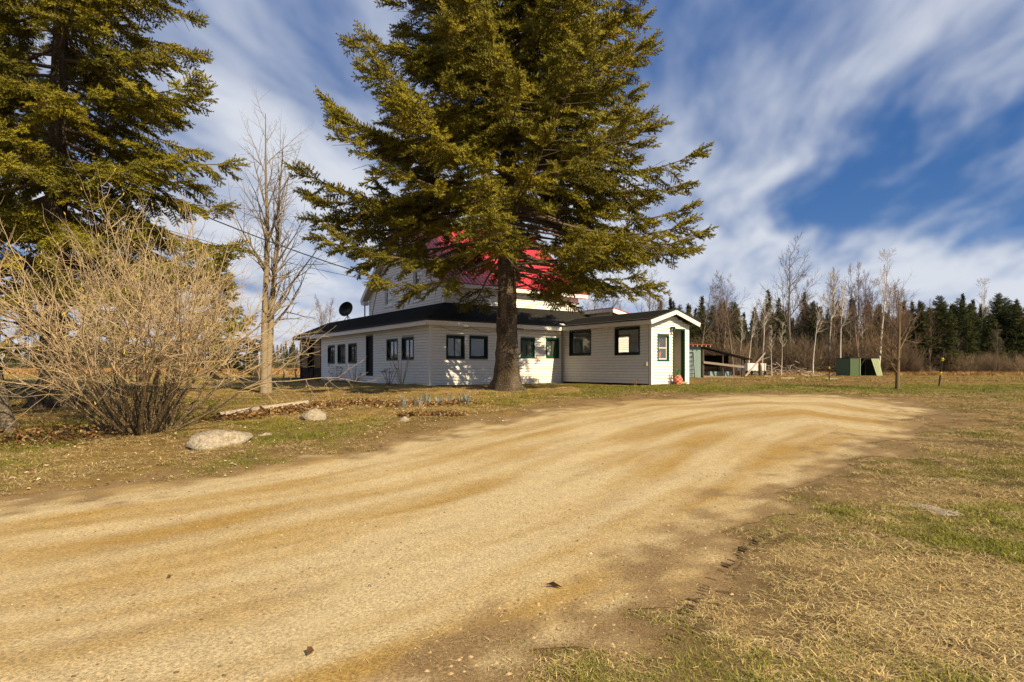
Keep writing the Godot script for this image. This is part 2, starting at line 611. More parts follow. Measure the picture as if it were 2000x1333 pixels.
func clad(house: Node3D, called: String, o: Vector3, a: Vector3, length: float, y0: float, y1: float, holes: Array, gable := [], boards := true, e := 0.1024) -> MeshInstance3D:
	# a wall that runs from o along a and faces a x up; holes are [x0, y0, x1, y1]; gable is [x of apex, y of apex, y of eaves]
	var core := MB.new()
	var rows := int(ceil((y1 - y0) / e))
	var todo := []
	# the wall proper, cut along the edges of the openings
	var cuts := [y0, y1]
	for h in holes:
		for q in [h[1], h[3]]:
			if q > y0 and q < y1: cuts.append(q)
	if gable:
		var yy: float = gable[2]
		while yy < y1:
			cuts.append(yy); yy += e
	cuts.sort()
	for k in cuts.size() - 1:
		var c0: float = cuts[k]
		var c1: float = cuts[k + 1]
		if c1 - c0 < 0.004: continue
		var l: Array = wall_limits(gable, length, c1)
		for s in spans(l[0], l[1], c0, c1, holes):
			if s[1] - s[0] > 0.01:
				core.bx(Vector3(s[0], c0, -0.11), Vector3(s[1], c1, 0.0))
	var w := part(house, called, core.mesh(), M.groove_shade if boards else M.vinyl_b, Transform3D(Basis(a, Vector3.UP, a.cross(Vector3.UP)), o))
	if boards:
		for r in rows:
			var b0 := y0 + r * e
			var b1 := minf(b0 + e, y1)
			if b1 - b0 < 0.03: continue
			var l: Array = wall_limits(gable, length, b0 + (b1 - b0) * 0.7)
			for s in spans(l[0], l[1], b0, b1, holes):
				if s[1] - s[0] < 0.03: continue
				todo.append([s[0] + 0.002, s[1] - 0.002, b0, b1])
		for t in todo:
			var skew := rng.randf_range(-0.0012, 0.0012)
			part(w, "clapboard", wedge, [M.vinyl, M.vinyl_b, M.vinyl_c, M.vinyl][rng.randi() % 4], Transform3D(Basis(Vector3(t[1] - t[0], 0, 0), Vector3(0, t[3] - t[2], 0), Vector3(0, 0, 1)), Vector3(t[0], t[2] + skew, 0.001)))
	return w

func frame_mesh(h: Array, wide: float, z0: float, z1: float) -> ArrayMesh:
	var m := MB.new()
	m.bx(Vector3(h[0], h[1], z0), Vector3(h[2], h[1] + wide, z1))
	m.bx(Vector3(h[0], h[3] - wide, z0), Vector3(h[2], h[3], z1))
	m.bx(Vector3(h[0], h[1] + wide, z0), Vector3(h[0] + wide, h[3] - wide, z1))
	m.bx(Vector3(h[2] - wide, h[1] + wide, z0), Vector3(h[2], h[3] - wide, z1))
	return m.mesh()

func one_box(lo: Vector3, hi: Vector3) -> ArrayMesh:
	var m := MB.new()
	m.bx(lo, hi)
	return m.mesh()

func cloth_mesh(x0: float, x1: float, y0: float, y1: float, z: float, folds: float) -> ArrayMesh:
	var m := MB.new()
	var k := 16
	for q in k:
		var a := lerpf(x0, x1, float(q) / k)
		var b := lerpf(x0, x1, float(q + 1) / k)
		var za := z + 0.018 * sin(a * folds)
		var zb := z + 0.018 * sin(b * folds)
		m.quad(Vector3(a, y0, za), Vector3(b, y0, zb), Vector3(b, y1, zb), Vector3(a, y1, za))
		m.quad(Vector3(b, y0, zb - 0.006), Vector3(a, y0, za - 0.006), Vector3(a, y1, za - 0.006), Vector3(b, y1, zb - 0.006))
	return m.mesh()

func window(house: Node3D, wall: MeshInstance3D, h: Array, style: String, fm: Material, sm: Material, extra := "") -> Node3D:
	var w := Node3D.new()
	w.name = "window"
	house.add_child(w, true)
	w.transform = wall.transform
	part(w, "frame", frame_mesh(h, 0.055, -0.10, 0.034), fm)
	var s := [h[0] + 0.055, h[1] + 0.055, h[2] - 0.055, h[3] - 0.055]
	part(w, "sash", frame_mesh(s, 0.05, -0.075, -0.03), sm)
	var inn := [s[0] + 0.05, s[1] + 0.05, s[2] - 0.05, s[3] - 0.05]
	var mx: float = (inn[0] + inn[2]) * 0.5
	var my: float = (inn[1] + inn[3]) * 0.5
	if style == "pair":
		part(w, "mullion", one_box(Vector3(mx - 0.018, inn[1], -0.072), Vector3(mx + 0.018, inn[3], -0.034)), sm)
		part(w, "pane", one_box(Vector3(inn[0], inn[1], -0.056), Vector3(mx - 0.018, inn[3], -0.052)), M.glass)
		part(w, "pane", one_box(Vector3(mx + 0.018, inn[1], -0.056), Vector3(inn[2], inn[3], -0.052)), M.glass)
	elif style == "hung":
		part(w, "meeting_rail", one_box(Vector3(inn[0], my - 0.022, -0.072), Vector3(inn[2], my + 0.022, -0.026)), sm)
		part(w, "pane", one_box(Vector3(inn[0], inn[1], -0.050), Vector3(inn[2], my - 0.022, -0.046)), M.glass)
		part(w, "pane", one_box(Vector3(inn[0], my + 0.022, -0.062), Vector3(inn[2], inn[3], -0.058)), M.glass)
	else:
		part(w, "pane", one_box(Vector3(inn[0], inn[1], -0.056), Vector3(inn[2], inn[3], -0.052)), M.glass)
	if extra == "curtain":
		part(w, "curtain", cloth_mesh(inn[0] + 0.02, lerpf(inn[0], inn[2], 0.55), inn[1] - 0.05, inn[3], -0.16, 60.0), M.curtain)
	elif extra == "orange":
		part(w, "curtain", cloth_mesh(inn[0] + 0.01, lerpf(inn[0], inn[2], 0.7), inn[1] + 0.02, my - 0.03, -0.16, 50.0), M.orange_cloth)
	elif extra == "sill":
		part(w, "sill", one_box(Vector3(h[0] - 0.03, h[1] - 0.035, 0.002), Vector3(h[2] + 0.03, h[1] - 0.002, 0.055)), M.trim)
	return w

func roof_panel_mesh(width: float, length: float) -> ArrayMesh:
	# ribbed steel sheet: x across, z down the slope
	var m := MB.new()
	var ribs := 4
	var p := width / ribs
	for k in ribs:
		var x := k * p
		var xs := [x, x + p * 0.62, x + p * 0.70, x + p * 0.86, x + p * 0.94, x + p]
		var ys := [0.0, 0.0, 0.022, 0.022, 0.0, 0.0]
		for q in 5:
			m.quad(Vector3(xs[q], ys[q], length), Vector3(xs[q + 1], ys[q + 1], length), Vector3(xs[q + 1], ys[q + 1], 0), Vector3(xs[q], ys[q], 0))
	m.quad(Vector3(0, -0.03, length), Vector3(0, -0.03, 0), Vector3(width, -0.03, 0), Vector3(width, -0.03, length))
	m.quad(Vector3(0, -0.03, length), Vector3(width, -0.03, length), Vector3(width, 0, length), Vector3(0, 0, length))
	m.quad(Vector3(0, -0.03, 0), Vector3(0, -0.03, length), Vector3(0, 0, length), Vector3(0, 0, 0))
	m.quad(Vector3(width, -0.03, length), Vector3(width, -0.03, 0), Vector3(width, 0, 0), Vector3(width, 0, length))
	return m.mesh()

func hv(u: float, y: float, v: float) -> Vector3:
	return Vector3(u, y, -v)

func make_house() -> Node3D:
	make_wedge()
	var at := Vector3(-160.0 / FOCAL * 21.2, 0.85, -21.2)
	var t := thing("farmhouse", "white clapboard farmhouse with steep red metal roof and enclosed wraparound porch", "house", at, deg_to_rad(HOUSE_TURN))
	var X := Vector3.RIGHT
	var Zp := Vector3.BACK
	var PORCH := 2.15
	# foundation skirts, set back under the walls
	var f := MB.new()
	f.bx(hv(0.05, -0.30, 15.0), hv(5.95, -0.002, 0.06))
	f.bx(hv(6.04, -0.30, 0.05), hv(7.86, 0.07, -4.56))
	f.bx(hv(5.96, -0.30, 2.0), hv(12.4, 0.0, 0.12))
	part(t, "foundation", f.mesh(), M.dark_wood)
	# front wall of the porch
	var fw := clad(t, "wall", hv(0, 0, 0), X, 5.88, 0.0, PORCH, [[0.62, 0.97, 1.37, 1.80], [1.57, 0.98, 2.36, 1.81], [3.85, 1.02, 4.53, 1.81], [5.08, 1.03, 5.75, 1.83]])
	window(t, fw, [0.62, 0.97, 1.37, 1.80], "pair", M.dark_green, M.dark_green, "")
	window(t, fw, [1.57, 0.98, 2.36, 1.81], "single", M.dark_green, M.dark_green)
	window(t, fw, [3.85, 1.02, 4.53, 1.81], "pair", M.green, M.green)
	window(t, fw, [5.08, 1.03, 5.75, 1.83], "pair", M.green, M.green)
	part(t, "vent_cover", one_box(Vector3(4.71, 0.07, 0.026), Vector3(4.84, 0.21, 0.075)), M.trim)
	# left wall of the porch; x runs from the back towards the front corner
	var lh := []
	for r in [[1.22, 2.23, 0.95, 1.78], [2.59, 3.6, 0.94, 1.77], [6.77, 7.78, 0.88, 1.72], [8.17, 9.17, 0.87, 1.72], [9.56, 10.54, 0.87, 1.71]]:
		lh.append([(11.45 - r[1]), r[2], (11.45 - r[0]), r[3]])
	var dh := [(11.45 - 5.72), 0.32, (11.45 - 4.96), 2.0]
	var lw := clad(t, "wall", hv(0, 0, 11.45), Zp, 11.45, 0.0, PORCH, lh + [dh])
	for h in lh:
		window(t, lw, h, "pair", M.dark_green, M.dark_green, "curtain")
	# the dark door in the left wall
	var dn := Node3D.new()
	dn.name = "side_door"
	t.add_child(dn)
	dn.transform = lw.transform
	part(dn, "frame", frame_mesh(dh, 0.05, -0.10, 0.03), M.dark_green)
	part(dn, "panel", one_box(Vector3(dh[0] + 0.05, dh[1] + 0.05, -0.09), Vector3(dh[2] - 0.05, dh[3] - 0.05, -0.05)), M.black)
	part(dn, "handle", one_box(Vector3(dh[0] + 0.10, 1.10, -0.05), Vector3(dh[0] + 0.13, 1.22, -0.01)), M.black_metal)
	# vestibule: long wall that faces left, gable wall with the door, wall on the far side
	var ah := [[0.38, 1.12, 1.64, 2.12], [2.90, 1.10, 4.12, 2.10]]
	var aw := clad(t, "wall", hv(5.99, 0, -0.01), Zp, 4.50, 0.10, 2.17, ah)
	window(t, aw, ah[0], "single", M.dark_green, M.dark_green)
	window(t, aw, ah[1], "single", M.dark_green, M.dark_green)
	var gh := [[0.28, 0.88, 0.88, 1.80], [1.07, 0.16, 1.72, 2.03]]
	var gw := clad(t, "wall", hv(5.99, 0, -4.63), X, 1.92, 0.08, 2.56, gh, [0.96, 2.56, 2.16])
	window(t, gw, gh[0], "hung", M.green, M.white_paint, "orange")
	part(t, "door_frame", frame_mesh([1.07, 0.16, 1.72, 2.03], 0.05, -0.11, 0.036), M.green, gw.transform)
	var dl := Node3D.new()
	dl.name = "open_door"
	t.add_child(dl)
	dl.transform = gw.transform * Transform3D(Basis(Vector3.UP, deg_to_rad(58)), Vector3(1.125, 0.215, -0.13))
	part(dl, "panel", one_box(Vector3(0, 0, -0.02), Vector3(0.56, 1.76, 0.02)), M.door)
	part(dl, "handle", one_box(Vector3(0.48, 0.86, 0.02), Vector3(0.52, 0.90, 0.07)), M.trim)
	part(t, "threshold", one_box(Vector3(1.0, 0.10, -0.1), Vector3(1.78, 0.158, 0.09)), M.pale_wood, gw.transform)
	part(t, "porch_lamp", lamp_mesh(), M.dark_green, gw.transform)
	var rh := [[2.60, 1.16, 3.56, 1.98]]
	var rw := clad(t, "wall", hv(7.91, 0, -4.51), -Zp, 4.51, 0.10, 2.17, rh, [], false)
	window(t, rw, rh[0], "single", M.inside, M.inside)
	part(t, "electrical_box", one_box(Vector3(4.38, 0.72, 0.026), Vector3(4.49, 0.84, 0.085)), M.soffit, aw.transform)
	# the higher wing behind the vestibule
	var wh := [[1.08, 1.0, 1.85, 2.0]]
	var ww := clad(t, "wall", hv(8.69, 0, 0), X, 3.8, 0.0, 2.45, wh)
	window(t, ww, wh[0], "pair", M.trim, M.trim)
	clad(t, "wall", hv(8.69, 0, 2.18), Zp, 2.06, 2.15, 3.10, [])
	clad(t, "wall", hv(7.93, 0, 0.05), X, 0.74, 0.0, 2.15, [], [], false)
	# two storey body: gable to the left, front wall above the porch roof
	var uh := [[9.66 - 7.85, 3.48, 9.66 - 6.94, 4.85], [9.66 - 4.89, 3.45, 9.66 - 4.03, 4.82]]
	var mw := clad(t, "wall", hv(1.76, 0, 9.66), Zp, 7.46, 3.05, 7.05, uh, [3.73, 7.05, 4.16], true, 0.113)
	for h in uh: window(t, mw, h, "hung", M.trim, M.trim, "sill")
	clad(t, "wall", hv(1.87, 0, 2.2), X, 6.82, 3.05, 4.12, [], [], true, 0.113)
	clad(t, "wall", hv(8.69, 0, 2.2), -Zp, 7.46, 3.05, 7.05, [], [3.73, 7.05, 4.16], false)
	clad(t, "wall", hv(8.58, 0, 9.66), -X, 6.7, 0.0, 4.12, [], [], false)
	# lower part of the body, seen only through the porch windows
	var lowb := MB.new()
	lowb.bx(hv(1.78, 0.0, 9.6), hv(8.66, 3.04, 2.24))
	part(t, "inner_wall", lowb.mesh(), M.inside)
	part(t, "partition", one_box(hv(8.60, 0.0, 2.23), hv(8.66, 2.3, 0.12)), M.inside)
	part(t, "wing_wall", one_box(hv(8.7, 0.0, 3.1), hv(12.5, 2.4, 3.0)), M.inside)
	part(t, "wing_wall", one_box(hv(12.42, 0.0, 2.99), hv(12.49, 2.35, 0.0)), M.inside)
	var fl := MB.new()
	fl.bx(hv(0.12, 0.02, 11.3), hv(1.77, 0.08, 2.25))
	fl.bx(hv(0.12, 0.02, 2.25), hv(8.6, 0.08, 0.12))
	fl.bx(hv(6.11, 0.10, 0.12), hv(7.79, 0.15, -4.51))
	part(t, "floor", fl.mesh(), M.floor)
	var cl := MB.new()
	cl.bx(hv(-0.27, 2.152, 15.4), hv(1.77, 2.172, 2.21))
	cl.bx(hv(-0.27, 2.152, 2.21), hv(5.72, 2.172, -0.27))
	cl.bx(hv(5.72, 2.176, 2.2), hv(8.6, 2.19, -0.28))
	cl.bx(hv(5.72, 2.176, -0.28), hv(8.18, 2.19, -4.62))
	part(t, "soffit", cl.mesh(), M.soffit)
	# corner boards
	for cb in [[hv(-0.030, 0, 0.075), hv(0.0, 2.15, -0.03)], [hv(0.0, 0, 0.0), hv(0.075, 2.15, -0.032)], [hv(-0.030, 0, 11.50), hv(0.0, 2.15, 11.42)], [hv(5.958, 0.08, -4.55), hv(5.99, 2.15, -4.662)], [hv(5.99, 0.08, -4.63), hv(6.06, 2.15, -4.664)], [hv(7.84, 0.08, -4.63), hv(7.93, 2.15, -4.665)], [hv(1.728, 3.0, 2.27), hv(1.76, 4.2, 2.165)], [hv(1.76, 3.0, 2.2), hv(1.84, 4.1, 2.167)], [hv(8.61, 3.0, 2.2), hv(8.70, 4.1, 2.166)], [hv(1.728, 3.0, 9.68), hv(1.76, 4.1, 9.59)], [hv(8.66, 2.15, 0.08), hv(8.69, 3.1, -0.03)]]:
		var lo: Vector3 = cb[0]
		var hi: Vector3 = cb[1]
		part(t, "corner_board", one_box(lo.min(hi), lo.max(hi)), M.trim)
	porch_roof(t)
	main_roof(t)
	# rear part of the porch: dark posts, low boarded skirt and sheets of clouded plastic
	var skirt := MB.new()
	skirt.bx(hv(0.02, 0.0, 15.1), hv(0.08, 0.62, 11.52))
	part(t, "porch_skirt", skirt.mesh(), M.dark_wood)
	for v in [11.6, 12.9, 13.75, 15.05]:
		part(t, "porch_post", one_box(hv(-0.02, 0.0, v + 0.06), hv(0.10, 2.12, v - 0.06)), M.dark_wood)
	for s in [[11.68, 12.82], [13.83, 14.97]]:
		part(t, "plastic_sheet", one_box(hv(0.02, 0.64, s[1]), hv(0.03, 2.10, s[0])), M.screen)
	part(t, "porch_step", one_box(hv(-0.75, -0.10, 15.2), hv(-0.05, 0.10, 13.9)), M.dark_wood)
	part(t, "rear_wall", one_box(hv(0.1, 0.0, 15.22), hv(4.0, 2.15, 15.12)), M.old_wood)
	part(t, "back_wall", one_box(hv(1.80, 0.0, 15.1), hv(1.90, 3.0, 9.8)), M.inside)
	# conduit and downpipe on the tall gable
	var cp := MB.new()
	cp.tube(hv(1.72, 3.2, 9.3), hv(1.72, 5.2, 8.2), 0.012, 0.012, 5)
	part(t, "conduit", cp.mesh(), M.wire)
	var dp := MB.new()
	dp.tube(hv(1.62, 3.05, 9.95), hv(1.62, 4.05, 9.95), 0.035, 0.035, 6)
	part(t, "downpipe", dp.mesh(), M.tin)
	var rp := MB.new()
	rp.tube(hv(5.93, 0.05, 0.04 - 0.08), hv(5.93, 2.12, 0.04 - 0.08), 0.022, 0.022, 6)
	part(t, "downpipe", rp.mesh(), M.soffit)
	return t

func lamp_mesh() -> ArrayMesh:
	var m := MB.new()
	m.bx(Vector3(0.93, 2.02, 0.03), Vector3(1.05, 2.08, 0.16))
	m.lathe(Vector3(1.0, 1.86, 0.12), [Vector2(0.0, 0.0), Vector2(0.035, 0.01), Vector2(0.045, 0.08), Vector2(0.04, 0.155), Vector2(0.0, 0.16)], 8)
	return m.mesh()

func porch_roof(t: Node3D) -> void:
	var e0 := hv(-0.34, 2.31, -0.34)
	var t0 := hv(1.76, 3.22, 2.2)
	var a := MB.new()
	a.slab([e0, hv(-0.34, 2.31, 15.6), hv(1.76, 3.22, 15.6), t0], 0.035)
	a.slab([hv(1.77, 3.22, 9.7), hv(1.77, 3.22, 15.6), hv(4.2, 2.31, 15.6), hv(4.2, 2.31, 9.7)], 0.035)
	a.slab([e0, t0, hv(8.68, 3.22, 2.2), hv(8.68, 2.31, -0.34)], 0.035)
	var r := part(t, "porch_roof", a.mesh(), M.shingle)
	var f := MB.new()
	f.bx(hv(-0.30, 2.115, -0.28), hv(5.70, 2.275, -0.305))
	part(r, "fascia", f.mesh(), M.trim)
	f = MB.new()
	f.bx(hv(-0.305, 2.115, 12.5), hv(-0.28, 2.275, -0.305))
	part(r, "fascia", f.mesh(), M.trim)
	f = MB.new()
	f.bx(hv(-0.30, 2.14, 15.55), hv(-0.27, 2.27, 12.51))
	part(r, "fascia", f.mesh(), M.dark_wood)
	# courses of shingles, low steps across both slopes
	var cs := MB.new()
	for k in range(1, 16):
		var q := k / 16.0
		cs.beam(e0.lerp(t0, q) + Vector3(0, 0.008, 0), hv(8.67, 2.31, -0.34).lerp(hv(8.67, 3.22, 2.2), q) + Vector3(0, 0.008, 0), 0.05, 0.012)
		cs.beam(hv(-0.34, 2.31, 15.58).lerp(hv(1.76, 3.22, 15.58), q) + Vector3(0, 0.008, 0), e0.lerp(t0, q) + Vector3(0, 0.008, 0), 0.05, 0.012)
	tag(part(r, "shingle_courses", cs.mesh(), M.shingle), "", "", "", "stuff")
	# vestibule roof
	var v := MB.new()
	var ry := 2.70
	var ey := 2.30
	v.slab([hv(5.66, ey, -4.94), hv(6.95, ry, -4.94), hv(6.95, ry, 0.9), hv(5.66, ey, 0.9)], 0.035)
	v.slab([hv(6.952, ry, -4.94), hv(8.24, ey, -4.94), hv(8.24, ey, 0.9), hv(6.952, ry, 0.9)], 0.035)
	var vr := part(t, "vestibule_roof", v.mesh(), M.shingle)
	f = MB.new()
	f.bx(hv(5.69, 2.115, -0.32), hv(5.715, 2.265, -4.88))
	part(vr, "fascia", f.mesh(), M.trim)
	for s in [[5.67, 6.95], [8.23, 6.95]]:
		f = MB.new()
		f.beam(hv(s[0], ey - 0.115, -4.905), hv(s[1], ry - 0.115, -4.905), 0.03, 0.15)
		part(vr, "rake_board", f.mesh(), M.trim)
	cs = MB.new()
	for k in range(1, 7):
		var q := k / 7.0
		cs.beam(hv(5.66, ey, -4.93).lerp(hv(6.95, ry, -4.93), q) + Vector3(0, 0.008, 0), hv(5.66, ey, 0.2).lerp(hv(6.95, ry, 0.2), q) + Vector3(0, 0.008, 0), 0.05, 0.012)
	tag(part(vr, "shingle_courses", cs.mesh(), M.shingle), "", "", "", "stuff")
	var fl := MB.new()
	fl.beam(hv(5.66, 2.335, -0.38), hv(5.78, 2.41, -0.12), 0.16, 0.012)
	part(vr, "flashing", fl.mesh(), M.trim)
	# roof of the higher wing, sloping down to the right
	var w := MB.new()
	w.slab([hv(8.44, 3.20, -0.34), hv(12.6, 2.38, -0.34), hv(12.6, 2.38, 3.2), hv(8.44, 3.20, 3.2)], 0.03)
	var wr := part(t, "wing_roof", w.mesh(), M.red)
	f = MB.new()
	f.beam(hv(8.46, 3.07, -0.31), hv(12.58, 2.25, -0.31), 0.03, 0.17)
	part(wr, "rake_board", f.mesh(), M.trim)
	f = MB.new()
	f.bx(hv(8.455, 3.02, 3.1), hv(8.48, 3.165, -0.29))
	part(wr, "fascia", f.mesh(), M.trim)
	part(wr, "soffit", one_box(hv(8.49, 3.03, 3.1), hv(8.685, 3.045, -0.29)), M.soffit)

func main_roof(t: Node3D) -> void:
	var eave_y := 3.99
	var ridge_y := 7.20
	var r := Node3D.new()
	r.name = "main_roof"
	t.add_child(r)
	var run := 5.93 - 1.85
	var length := sqrt(run * run + pow(ridge_y - eave_y, 2.0))
	var ang := atan2(ridge_y - eave_y, run)
	var pm := roof_panel_mesh(0.762, length)
	for k in 10:
		part(r, "roof_panel", pm, M.red, Transform3D(Basis(Vector3.RIGHT, ang), hv(1.42 + k * 0.764, ridge_y, 5.93)))
		part(r, "roof_panel", pm, M.red, Transform3D(Basis(Vector3.UP, PI) * Basis(Vector3.RIGHT, ang), hv(1.42 + k * 0.764 + 0.762, ridge_y, 5.94)))
	var m := MB.new()
	m.beam(hv(1.40, ridge_y + 0.012, 5.935), hv(9.08, ridge_y + 0.012, 5.935), 0.26, 0.03)
	part(r, "ridge_cap", m.mesh(), M.red)
	m = MB.new()
	m.bx(hv(1.43, 3.80, 1.89), hv(9.03, 3.955, 1.86))
	part(r, "fascia", m.mesh(), M.trim)
	part(r, "soffit", one_box(hv(1.45, 3.81, 2.17), hv(9.02, 3.83, 1.90)), M.soffit)
	for s in [[1.85, 1.435], [10.01, 1.435], [1.85, 9.02]]:
		m = MB.new()
		m.beam(hv(s[1], eave_y - 0.13, s[0]), hv(s[1], ridge_y - 0.13, 5.93), 0.03, 0.17)
		part(r, "rake_board", m.mesh(), M.trim)
	for s in [1.95, 9.92]:
		m = MB.new()
		m.beam(hv(1.60, eave_y - 0.13, s), hv(1.60, ridge_y - 0.16, 5.93), 0.29, 0.012, Color.WHITE, Vector3(0, 1, 0))
		part(r, "rake_soffit", m.mesh(), M.soffit)
	part(r, "return", one_box(hv(1.45, 3.72, 10.0), hv(1.73, 3.9, 9.70)), M.trim)

# ------------------------------------------------------------------ trees
var spray_meshes: Array = []
var far_sprays: Array = []

func rv() -> Vector3:
	return Vector3(rng.randf_range(-1, 1), rng.randf_range(-1, 1), rng.randf_range(-1, 1))

func shoot(m: MB, a: Vector3, b: Vector3, r: float, count: int, col: Color) -> void:
	# a spruce shoot: a spiky brush of needle bundles round its axis
	var d := b - a
	var s := d.cross(Vector3(0.2, 0.9, 0.37)).normalized()
	var u := s.cross(d.normalized())
	for k in count:
		var f := (k + 0.3) / count
		var an := k * 2.4 + rng.randf() * 0.8
		var o := s * cos(an) + u * sin(an)
		var p := a + d * f
		var w := o.cross(d).normalized() * r * 0.42
		var tip := p + d * (1.05 / count + 0.08) + o * r * rng.randf_range(0.8, 1.15)
		var sh := rng.randf_range(0.8, 1.2)
		m.tri(p - w - d * 0.05, p + w - d * 0.05, tip, Color(col.r * sh, col.g * sh, col.b * sh))
	m.tri(b - s * r * 0.35 - d * 0.12, b + s * r * 0.35 - d * 0.12, b + d * 0.12, col)

func make_sprays() -> void:
	for k in 5:
		var m := MB.new()
		var col := Color(1, 1, 1)
		# a frond 1 unit long along -Z, flat in x, hanging a little
		m.tube(Vector3.ZERO, Vector3(0, -0.05, -1.0), 0.014, 0.006, 3, Color(1.3, 0.75, 0.9), Color(1.2, 0.8, 0.8))
		var count := 6
		for q in count:
			var f := (q + 0.4) / count
			var ln := lerpf(0.46, 0.22, f) * rng.randf_range(0.8, 1.2)
			for side in [-1, 1]:
				var a := Vector3(0, -0.05 * f, -f)
				var b := a + Vector3(side * ln * 0.72, rng.randf_range(-0.14, 0.20), -ln * 0.7)
				shoot(m, a, b, 0.082, 12, col)
		shoot(m, Vector3(0, -0.03, -0.62), Vector3(0, rng.randf_range(-0.08, 0.06), -1.18), 0.074, 12, col)
		shoot(m, Vector3(0, 0, -0.1), Vector3(0.03, 0.05, -0.55), 0.066, 9, col)
		spray_meshes.append(m.mesh())
	for k in 2:
		var m := MB.new()
		for q in 7:
			var f := q / 7.0
			for side in [-1, 1]:
				shoot(m, Vector3(0, -0.1 * f, -f), Vector3(side * 0.34, rng.randf_range(-0.25, 0.05), -f - 0.3), 0.10, 4, Color(1, 1, 1))
		shoot(m, Vector3(0, 0, -0.3), Vector3(0, -0.05, -1.15), 0.12, 5, Color(1, 1, 1))
		far_sprays.append(m.mesh())

func aim(d: Vector3, roll: float, size: float) -> Basis:
	var z := -d.normalized()
	var x := Vector3.UP.cross(z)
	if x.length() < 0.01: x = Vector3.RIGHT
	x = x.normalized()
	var y := z.cross(x)
	return Basis(x, y, z) * Basis(Vector3(0, 0, 1), roll) * Basis.from_scale(Vector3.ONE * size)

func curve_at(prof: Array, h: float) -> float:
	for k in prof.size() - 1:
		if h <= prof[k + 1][0]:
			return lerpf(prof[k][1], prof[k + 1][1], clampf((h - prof[k][0]) / (prof[k + 1][0] - prof[k][0]), 0.0, 1.0))
	return prof[-1][1]

func trunk_mesh(height: float, r0: float, flare: float, lean: Vector3, base_col: Color, top_col: Color, seed_: int) -> ArrayMesh:
	var m := MB.new()
	var sides := 18
	var ys := []
	var y := -0.15
	while y < height:
		ys.append(y)
		y += 0.08 if y < 4.0 else 0.4
	ys.append(height)
	for yy in ys:
		var q: float = clampf(yy / height, 0.0, 1.0)
		for k in sides:
			var an := TAU * k / sides
			var r := r0 * (1.0 - q * 0.96) + flare * exp(-maxf(yy, 0.0) * 3.4) * (0.6 + 0.8 * absf(sin(an * 2.5 + seed_)))
			r *= 1.0 + 0.14 * noise.get_noise_3d(cos(an) * 90.0, yy * 55.0 + seed_ * 31.0, sin(an) * 90.0) + 0.06 * noise.get_noise_3d(cos(an) * 260.0, yy * 180.0, sin(an) * 260.0)
			var o := Vector3(cos(an), 0, sin(an))
			m.v.append(o * r + Vector3(0, yy, 0) + lean * q * q)
			m.n.append(o)
			var pn := noise.get_noise_3d(cos(an) * 70.0, yy * 50.0 + 200.0 + seed_, sin(an) * 70.0)
			var c := base_col.lerp(top_col, clampf(0.4 + pn * 1.4, 0.0, 1.0))
			m.c.append(c)
	for j in ys.size() - 1:
		for k in sides:
			var a := j * sides + k
			var b := j * sides + (k + 1) % sides
			m.i.append(a); m.i.append(b); m.i.append(b + sides)
			m.i.append(a); m.i.append(b + sides); m.i.append(a + sides)
	return m.mesh()

